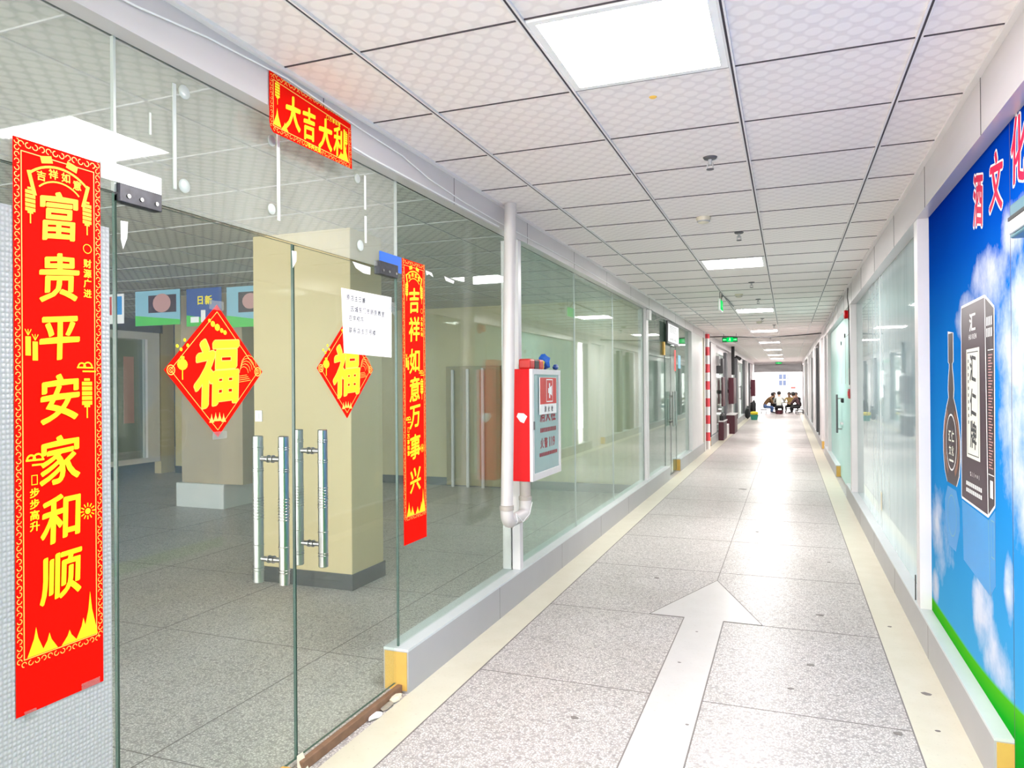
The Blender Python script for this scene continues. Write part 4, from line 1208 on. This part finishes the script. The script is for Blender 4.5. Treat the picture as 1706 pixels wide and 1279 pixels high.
# alarm devices on the second right post
al = empty('alarm_sounder', (.69, 9.46, 2.39), 'dark red alarm sounder high on the right wall', 'alarm')
AX, AY = .690, 9.9
al.location = (.754, 9.95, 2.36)
MB().lathe([(.075, 0), (.075, -.03), (.06, -.05)], (.754, 9.95, 2.33), 'x', 18).build('base', M['darkred'], al, smooth=True)
MB().lathe([(.05, -.05), (.055, -.09), (.03, -.10)], (.754, 9.95, 2.33), 'x', 18).build('horn', M['red'], al, smooth=True)
ca = empty('call_point', (.754, 9.95, 1.34), 'dark red manual call point at hand height on the right wall', 'alarm')
MB().box(.70, .754, 9.86, 10.04, 1.28, 1.40).build('body', M['darkred'], ca, bevel=.006)
MB().box(.695, .70, 9.90, 10.0, 1.31, 1.37).build('press_panel', M['red'], ca)
box_thing('switch_box', 'white_bright', 'white switch box just above the red call point', 'electrical box', .71, .754, 9.87, 10.03, 1.42, 1.66)
tag(MB().tube([(.68, 9.6, 2.62), (.675, 9.62, 2.5), (.682, 9.58, 2.42), (.684, 9.55, 2.30), (.684, 9.53, 1.7), (.684, 9.53, 1.45)], .005, 8).build('wire', M['black'], smooth=True), 'black wire dropping down beside the right white post', 'wire')
tag(MB().tube([(.66, 10.3, 2.60), (.64, 11.2, 2.57), (.66, 12.5, 2.52), (.65, 14.0, 2.50), (.67, 16.0, 2.47)], .008, 8).build('wire', M['grey'], smooth=True), 'grey cable bundle along the right beam beyond the alarm', 'wire')
tag(MB().poly([(GR - .0072, 7.02, .36), (GR - .0072, 7.11, .36), (GR - .0072, 7.11, .52), (GR - .0072, 7.02, .52)]).build('seam_sticker', M['foam']), 'small beige sticker low on the right pane seam', 'sticker')
tag(MB().box(.683, .6885, 4.79, 4.80, .205, .35).build('loose_trim', M['black']), 'short loose black trim sticking up beside the right white post', 'trim strip')
# far right shops
structure(MB().box(.80, .90, 16.3, END, 0, CZ).build('wall_right.002', M['white']))
def rpost(n, y0, y1, x0, z0, z1, m):
    return structure(MB().box(x0, .80, y0, y1, z0, z1).build('trim_%d' % n, M[m]))
rpost(30, 17.6, 18.6, .69, .19, 2.45, 'white'); rpost(31, 19.4, 19.7, .70, .1, 2.4, 'black'); rpost(32, 20.6, 21.2, .69, .19, 2.4, 'darkgrey')
rpost(33, 22.0, 23.5, .69, .19, 2.45, 'white'); rpost(34, 25.5, 26.2, .70, .1, 2.3, 'grey'); rpost(35, 28, 29.5, .68, .19, 2.45, 'white')
rpost(36, 31, 31.6, .70, .1, 2.3, 'darkgrey'); rpost(37, 34, 36, .67, .19, 2.45, 'white'); rpost(38, 38.5, 39.2, .69, .19, 2.4, 'grey')
for n, (a, b) in enumerate(((18.7, 20.5), (23.6, 25.4), (26.3, 27.9), (29.6, 33.9))):
    structure(MB().box(.785, .80, a, b, .2, 2.3, 0, 1).build('window_%d' % (30 + n), [M['glass_hazy'], M['glass_edge']]))

# ------------------------------------------------------------------ ceiling lights, detectors, sprinklers, signs
def ceiling_light(yc, label):
    o = empty('ceiling_light', (-0.482, yc, CZ), label, 'ceiling light', 'square ceiling light panels')
    fb = MB().box(-.288, -.262, -.288, .288, -.008, .001).box(.262, .288, -.288, .288, -.008, .001).box(-.262, .262, -.288, -.262, -.008, .001).box(-.262, .262, .262, .288, -.008, .001)
    a = fb.build('frame', M['white_bright']); a.parent = o
    b = MB().box(-.262, .262, -.262, .262, -.005, .001).build('diffuser', M['lamp']); b.parent = o
    return o
LY = [ROWS0 + .3 + 4.8 * k for k in range(-1, 8)]
LL = ['square ceiling light panel behind the camera', 'large square ceiling light panel nearest the camera', 'square ceiling light panel second along the corridor', 'square ceiling light panel third along the corridor', 'square ceiling light panel fourth along the corridor',
      'square ceiling light panel fifth along the corridor', 'square ceiling light panel sixth along the corridor', 'square ceiling light panel seventh along the corridor', 'square ceiling light panel last before the shutter']
L0 = ceiling_light(LY[0], LL[0])
for yy, lb in zip(LY[1:], LL[1:]): dup(L0, (-0.482, yy, CZ), lb, 'square ceiling light panels')

def sprinkler(x, y, label):
    o = empty('sprinkler', (x, y, CZ), label, 'sprinkler', 'ceiling sprinkler heads')
    parts = [('escutcheon', MB().lathe([(.012, -.012), (.030, -.009), (.036, 0)], (0, 0, 0), 'z', 20), 'darkgrey'),
             ('nozzle', MB().cyl((0, 0, -.008), (0, 0, -.040), .010, n=12).box(-.016, -.011, -.003, .003, -.06, -.03).box(.011, .016, -.003, .003, -.06, -.03), 'grey'),
             ('deflector', MB().lathe([(.004, -.056), (.019, -.060), (.019, -.063), (.004, -.064)], (0, 0, 0), 'z', 16), 'darkgrey')]
    for n, mb, m in parts:
        c = mb.build(n, M[m], smooth=True); c.parent = o
    return o
SP = [(-.364, 3.819, 'sprinkler head nearest the camera, just beyond the first light panel'), (-.343, 5.798, 'sprinkler head beside the cream smoke detector'), (-.383, 8.705, 'sprinkler head just beyond the second light panel'),
      (-.376, 10.474, 'sprinkler head beyond the far smoke detector'), (-.42, 13.6, 'sprinkler head between third and fourth light panels'), (-.25, 15.2, 'sprinkler head just before the fourth light panel'), (-.4, 19.0, 'sprinkler head beyond the black cross cable')]
s0 = sprinkler(*SP[0])
for x, y, lb in SP[1:]: dup(s0, (x, y, CZ), lb, 'ceiling sprinkler heads')
def detector(x, y, label):
    o = empty('smoke_detector', (x, y, CZ), label, 'smoke detector', 'ceiling smoke detectors')
    for n, mb, m in (('base', MB().lathe([(.050, -.012), (.052, 0)], (0, 0, 0), 'z', 24), 'detector'), ('dome', MB().lathe([(.018, -.045), (.036, -.038), (.048, -.014), (.048, -.012)], (0, 0, 0), 'z', 24), 'detector'),
                     ('vent_ring', MB().lathe([(.040, -.034), (.0445, -.031), (.0445, -.026), (.040, -.024)], (0, 0, 0), 'z', 24), 'grey')):
        c = mb.build(n, M[m], smooth=True); c.parent = o
    return o
e0 = detector(-.541, 5.178, 'cream smoke detector nearest the camera')
dup(e0, (-.587, 9.806, CZ), 'smoke detector near the hanging green exit sign', 'ceiling smoke detectors')
dup(e0, (-.50, 14.3, CZ), 'smoke detector farthest along the corridor', 'ceiling smoke detectors')
tag(MB().lathe([(.012, -.004), (.016, 0)], (-.50, 2.93, CZ), 'z', 14).build('ceiling_hook', M['gold_dim'], smooth=True), 'tiny brass ceiling screw near the first light panel', 'screw')

def man(k, a, b, s):
    k.disc(a, b + .36 * s, .09 * s, 10); k.seg((a, b + .28 * s), (a - .03 * s, b), .13 * s); k.seg((a - .03 * s, b), (a + .16 * s, b - .2 * s), .09 * s); k.seg((a + .16 * s, b - .2 * s), (a + .1 * s, b - .42 * s), .08 * s)
    k.seg((a - .03 * s, b), (a - .15 * s, b - .2 * s), .09 * s); k.seg((a - .15 * s, b - .2 * s), (a - .36 * s, b - .25 * s), .08 * s); k.seg((a, b + .22 * s), (a + .22 * s, b + .05 * s), .07 * s); k.seg((a, b + .22 * s), (a - .22 * s, b + .08 * s), .07 * s)
def arrow(k, a, b, s, d):
    k.rect(min(a, a + d * s), max(a, a + d * s), b - .10 * s, b + .10 * s)
    k.poly([(a + d * s, b + .32 * s), (a + d * s, b - .32 * s), (a + d * s * 1.5, b)])
def exit_front(x0, x1, z0, z1, y, label, hang=True):
    o = empty('exit_sign', ((x0 + x1) / 2, y, z1), label, 'exit sign')
    MB().box(x0, x1, y, y + .03, z0, z1).build('housing', M['signgreen_dark'], o, bevel=.002)
    h = z1 - z0; w = x1 - x0; c = (x0 + x1) / 2
    fcm = MB().box(x0 + w * .30, x1 - w * .30, y - .003, y, z0 + .006, z1 - .006); fcm.box(x0 + .03 * w, x0 + w * .29, y - .003, y, z0 + h * .22, z1 - h * .22).box(x1 - w * .29, x1 - .03 * w, y - .003, y, z0 + h * .22, z1 - h * .22)
    fc = fcm.build('lit_face', M['exit'], o)
    k = Ink('F', y - .0036); man(k, c, (z0 + z1) / 2, h * .8); arrow(k, x1 - w * .26, (z0 + z1) / 2, h * .40, 1); arrow(k, x0 + w * .26, (z0 + z1) / 2, h * .40, -1); k.build('pictogram', M['exitwhite'], fc)
    if hang:
        for xx in (x0 + .03, x1 - .03): MB().cyl((xx, y + .015, z1), (xx, y + .015, CZ), .004, n=6).build('hanger', M['darkgrey'], o)
    return o
exit_front(-1.42, -1.08, 2.435, 2.55, 17.4, 'green lit exit sign facing the camera on the left under the black cable')
exit_front(-.62, -.30, 2.50, 2.60, 40.85, 'green lit exit sign above the roller shutter at the corridor end', False)
ox = empty('exit_sign', (-.79, 9.5, 2.54), 'green exit sign hung edge-on from the ceiling beyond the second light', 'exit sign')
MB().box(-.802, -.778, 9.33, 9.68, 2.395, 2.535).build('housing', M['white_bright'], ox, bevel=.002)
for sx in (-1, 1):
    fc = MB().box(*sorted((-.79 + sx * .012, -.79 + sx * .015)), 9.345, 9.665, 2.405, 2.525).build('lit_face', M['exit'], ox)
    k = Ink('L', -.79 + sx * .0156); man(k, 9.50, 2.465, .10); arrow(k, 9.58, 2.465, .04, 1); k.build('pictogram', M['exitwhite'], fc)
for yy in (9.38, 9.63): MB().cyl((-.79, yy, 2.535), (-.79, yy, CZ), .004, n=6).build('hanger', M['darkgrey'], ox)
MB().tube([(-.79, 9.5, 2.535), (-.78, 9.7, 2.615), (-.76, 10.4, CZ - .012), (-.75, 11.2, CZ - .014)], .007, 6).build('cable', M['darkgrey'], ox)
cbp = [(-1.74, 17.2, 2.555), (-1.3, 17.3, 2.56), (-.8, 17.3, 2.525), (-.3, 17.3, 2.52), (.2, 17.3, 2.54), (.74, 17.2, 2.57)]
tag(MB().tube(cbp, .012, 8).build('cable', M['black'], smooth=True), 'black cable strung across the corridor under the ceiling', 'cable')

# ------------------------------------------------------------------ corridor end
structure(MB().box(-1.9, .9, END, END + .2, 2.56, CZ).build('wall_end', M['white']))
structure(MB().box(-12, 12, 56, 56.3, 0, 9).build('wall_added_outside', M['white']))  # wall added beyond the shutter to hold down the outdoor glare
rs = tag(MB().box(-1.72, .72, END - .02, END + .12, 2.47, 2.56).build('roller_shutter', M['grey']), 'rolled up dark shutter across the far end of the corridor', 'shutter')
sl = MB()
for q in range(11): sl.box(-1.70, .70, END - .015, END + .03, 2.475 - .036 * (q + 1), 2.475 - .036 * q - .003)
sl.build('slats', M['slat'], rs)
for nm, x in (('guide_rail', -1.72), ('guide_rail', .68)): MB().box(x, x + .04, END, END + .08, 0, 2.47).build(nm, M['grey'], rs)
bo = tag(MB().box(-.58, .62, 47.0, 47.06, 1.1, 2.15).build('notice_board', M['grey'], bevel=.004), 'pale board with blue panels standing outside beyond the shutter', 'notice board')
k = Ink('F', 46.99)
for q in range(2):
    for c in range(2): k.rect(-.52 + .22 * c, -.34 + .22 * c, 1.35 + .38 * q, 1.65 + .38 * q)
for q in range(4): k.rect(.0, .56, 1.4 + .18 * q, 1.42 + .18 * q)
k.rect(-.03, .0, 1.2, 2.1); k.build('blue_panels', M['boardblue'], bo)
k = Ink('F', 46.99); k.rect(.15, .4, 1.16, 1.26); k.build('pink_panel', M['redsign'], bo)
for x in (-.5, .5): MB().box(x, x + .05, 47.0, 47.05, 0, 1.1).build('leg', M['grey'], bo)

# ------------------------------------------------------------------ seated people round a low table
def person(loc, face_deg, seat, top, legs, label, lean=0.25, hat=None, scale=1.0, reach=.38, turn=0.0, hair_long=False):
    """seated figure facing local +y; one skinned body, hair a child"""
    J = {}
    J['pelvis'] = (0, 0, seat + .11)
    J['belly'] = (0, .02 + .10 * lean, seat + .27)
    J['chest'] = (0, .05 + .45 * lean, seat + .46)
    J['neck'] = (0, .06 + .62 * lean, seat + .60)
    J['jaw'] = (0, .09 + .70 * lean, seat + .665)
    J['head'] = (0, .085 + .74 * lean, seat + .740)
    J['crown'] = (0, .075 + .76 * lean, seat + .810)
    J['nose'] = (0, .195 + .74 * lean, seat + .712)
    rad = dict(pelvis=.155, belly=.135, chest=.145, neck=.062, jaw=.074, head=.092, crown=.060, nose=.014)
    E = [('pelvis', 'belly'), ('belly', 'chest'), ('chest', 'neck'), ('neck', 'jaw'), ('jaw', 'head'), ('head', 'crown')]
    for sd, sx in (('l', -1), ('r', 1)):
        J['sh' + sd] = (sx * .19, .04 + .50 * lean, seat + .52); rad['sh' + sd] = .062
        J['el' + sd] = (sx * .25, .20 + .50 * lean, seat + .28); rad['el' + sd] = .045
        J['wr' + sd] = (sx * .12, .10 + reach + .35 * lean, seat + .27); rad['wr' + sd] = .030
        J['pa' + sd] = (sx * .08, .17 + reach + .35 * lean, seat + .275); rad['pa' + sd] = .032
        E += [('chest', 'sh' + sd), ('sh' + sd, 'el' + sd), ('el' + sd, 'wr' + sd), ('wr' + sd, 'pa' + sd)]
        for q in range(4):
            J['f%d%s' % (q, sd)] = (sx * (.10 - .022 * q), .235 + reach + .35 * lean - .006 * abs(q - 1), seat + .262); rad['f%d%s' % (q, sd)] = .009
            E.append(('pa' + sd, 'f%d%s' % (q, sd)))
        J['th' + sd] = (sx * .035, .175 + reach + .35 * lean, seat + .30); rad['th' + sd] = .010
        E.append(('pa' + sd, 'th' + sd))
        J['hi' + sd] = (sx * .10, .05, seat + .085); rad['hi' + sd] = .095
        J['kn' + sd] = (sx * .16, .45, seat + .06); rad['kn' + sd] = .068
        J['an' + sd] = (sx * .15, .40, .085); rad['an' + sd] = .042
        J['to' + sd] = (sx * .17, .56, .040); rad['to' + sd] = .036
        E += [('pelvis', 'hi' + sd), ('hi' + sd, 'kn' + sd), ('kn' + sd, 'an' + sd), ('an' + sd, 'to' + sd)]
    E.append(('head', 'nose'))
    names = list(J); idx = {n: i for i, n in enumerate(names)}
    me = bpy.data.meshes.new('p'); me.from_pydata([J[n] for n in names], [(idx[a], idx[b]) for a, b in E], [])
    o = bpy.data.objects.new('p', me); COL.objects.link(o)
    o.modifiers.new('skin', 'SKIN')
    sub = o.modifiers.new('sub', 'SUBSURF'); sub.levels = 1; sub.render_levels = 1
    for n in names:
        sv = me.skin_vertices[0].data[idx[n]]
        r = rad[n]
        sv.radius = (r, r * (.72 if n in ('belly', 'chest') else 1.0)); sv.use_root = (n == 'pelvis')
        if n in ('chest', 'belly'): sv.radius = (r * 1.05, r * .8)
    dg = bpy.context.evaluated_depsgraph_get(); dg.update()
    bmesh_ = bpy.data.meshes.new_from_object(o.evaluated_get(dg), depsgraph=dg)
    bpy.data.objects.remove(o); bpy.data.meshes.remove(me)
    bmesh_.name = 'person'
    bmesh_.materials.clear()
    for m in (M['skin'], M[top], M[legs], M['black']): bmesh_.materials.append(m)
    seg = [(Vector(J[a]), Vector(J[b]), a, b) for a, b in E]
    for p in bmesh_.polygons:
        c = p.center; best = None
        for a, b, na, nb in seg:
            d = b - a; t = max(0, min(1, (c - a).dot(d) / max(d.length_squared, 1e-9)))
            q = (a + d * t - c).length
            if best is None or q < best[0]: best = (q, na, nb, t)
        _, na, nb, t = best
        if nb in ('jaw', 'head', 'crown', 'nose') or (nb == 'neck' and t > .75) or nb[:2] in ('pa', 'th') or nb[0] == 'f': mi = 0
        elif nb[:2] in ('kn', 'an', 'hi'): mi = 2
        elif nb[:2] == 'to': mi = 3
        elif na == 'pelvis' and t < .3: mi = 2
        else: mi = 1
        p.material_index = mi; p.use_smooth = True
    body = bpy.data.objects.new('person', bmesh_); COL.objects.link(body)
    body.location = loc; body.rotation_euler = (0, 0, math.radians(face_deg)); body.scale = (scale,) * 3
    tag(body, label, 'person')
    bm = bmesh.new(); bmesh.ops.create_uvsphere(bm, u_segments=16, v_segments=10, radius=1)
    hc = Vector(J['head']) + Vector((0, -.016, .016))
    for v in bm.verts:
        v.co = Vector((v.co.x * .098, v.co.y * .112, v.co.z * .108))
        if v.co.y > .045 and v.co.z < .045: v.co.y = .03; v.co.z = min(v.co.z, .05)
        if v.co.z < -.085 and not hair_long: v.co.z = -.085
        v.co += hc
    hm = bpy.data.meshes.new('hair'); bm.to_mesh(hm); bm.free(); hm.materials.append(M['hair'])
    ho = bpy.data.objects.new('hair', hm); COL.objects.link(ho); ho.parent = body
    ey = MB()
    for sx in (-1, 1):
        c = Vector(J['head']) + Vector((sx * .034, .088, -.006)); ey.lathe([(.002, -.004), (.010, 0), (.002, .005)], tuple(c), 'y', 8)
    eo = ey.build('eyes', M['black']); eo.parent = body
    if hat:
        ht = MB().lathe([(.112, 0), (.112, .015), (.105, .07), (.06, .115), (.01, .12)], (0, J['head'][1] - .01, J['head'][2] + .03), 'z', 16)
        ht.box(-.08, .08, J['head'][1] + .05, J['head'][1] + .19, J['head'][2] + .03, J['head'][2] + .042)
        ho2 = ht.build('cap', M[hat], smooth=True); ho2.parent = body
    return body
PY = 38.0
person((-1.14, PY - .1, 0), -75, .27, 'cl_brown', 'cl_jeans', 'person in brown jacket and jeans sitting leaning forward at left', .55, reach=.20, scale=.92)
person((-.72, PY + 1.45, 0), -172, .27, 'cl_black', 'cl_black', 'person in black sitting behind the one in brown jacket', .34, reach=.20, scale=.92)
person((-.42, PY - .95, 0), 0, .27, 'cl_white', 'cl_black', 'person in white shirt sitting with back to the camera', .34, scale=.98, reach=.20)
person((.08, PY + 1.45, 0), 172, .27, 'cl_yellow', 'cl_black', 'person in yellow patterned top sitting facing the camera', .36, reach=.20, scale=.92)
person((.52, PY + 2.6, 0), 150, .27, 'cl_black', 'cl_black', 'person in dark clothes partly hidden beside the capped one', .36, scale=.90, reach=.20)
person((.52, PY - .25, 0), 80, .27, 'cl_maroon', 'cl_black', 'person in dark jacket and cap sitting on the right bench', .36, hat='black', reach=.20, scale=.92)
def stool(x, y, m, label, r=.17):
    o = empty('stool', (x, y, 0), label, 'stool')
    MB().lathe([(r * .9, .165), (r, .175), (r, .195), (r * .9, .200)], (x, y, 0), 'z', 18).build('seat', M['darkgrey'], o, smooth=True)
    for i in range(4):
        a = PI / 4 + PI / 2 * i
        MB().cyl((x + r * .75 * math.cos(a), y + r * .75 * math.sin(a), .175), (x + r * math.cos(a), y + r * math.sin(a), 0), .012, n=8).build('leg', M['grey'], o)
    return o
stool(-1.14, PY - .1, 'grey', 'grey legged stool under the person in brown jacket')
stool(-.72, PY + 1.45, 'grey', 'stool under the person in black')
bk = empty('bucket_stool', (-.42, PY - .95, 0), 'burgundy drum stool under the person in white shirt', 'stool')
MB().lathe([(.16, 0), (.18, .16), (.18, .18)], (-.42, PY - .95, 0), 'z', 20).build('drum', M['burgundy'], bk, smooth=True)
MB().lathe([(.185, .18), (.19, .195), (.17, .20)], (-.42, PY - .95, 0), 'z', 20).build('seat', M['black'], bk, smooth=True)
stool(.08, PY + 1.45, 'grey', 'stool under the person in yellow patterned top')
stool(.52, PY + 2.6, 'grey', 'stool under the person hidden beside the capped one')
bn = empty('bench', (.53, PY - .25, 0), 'dark low bench under the capped person', 'bench')
MB().box(.30, .68, PY - .50, PY + .02, .16, .20).build('seat', M['darkgrey'], bn, bevel=.01)
for i, (x, y) in enumerate(((.33, PY - .46), (.65, PY - .46), (.33, PY - .02), (.65, PY - .02))): MB().box(x - .02, x + .02, y - .02, y + .02, 0, .16).build('leg', M['darkgrey'], bn)
MB().box(.33, .65, PY - .47, PY - .45, .06, .09).build('stretcher', M['darkgrey'], bn)
tb = empty('low_table', (-.34, PY + .38, 0), 'low square card table between the seated people', 'table')
MB().box(-.60, -.08, PY + .12, PY + .64, .38, .41).build('tabletop', M['white'], tb, bevel=.005)
for x in (-.56, -.12):
    for y in (PY + .16, PY + .60): MB().box(x - .018, x + .018, y - .018, y + .018, 0, .38).build('leg', M['darkgrey'], tb)
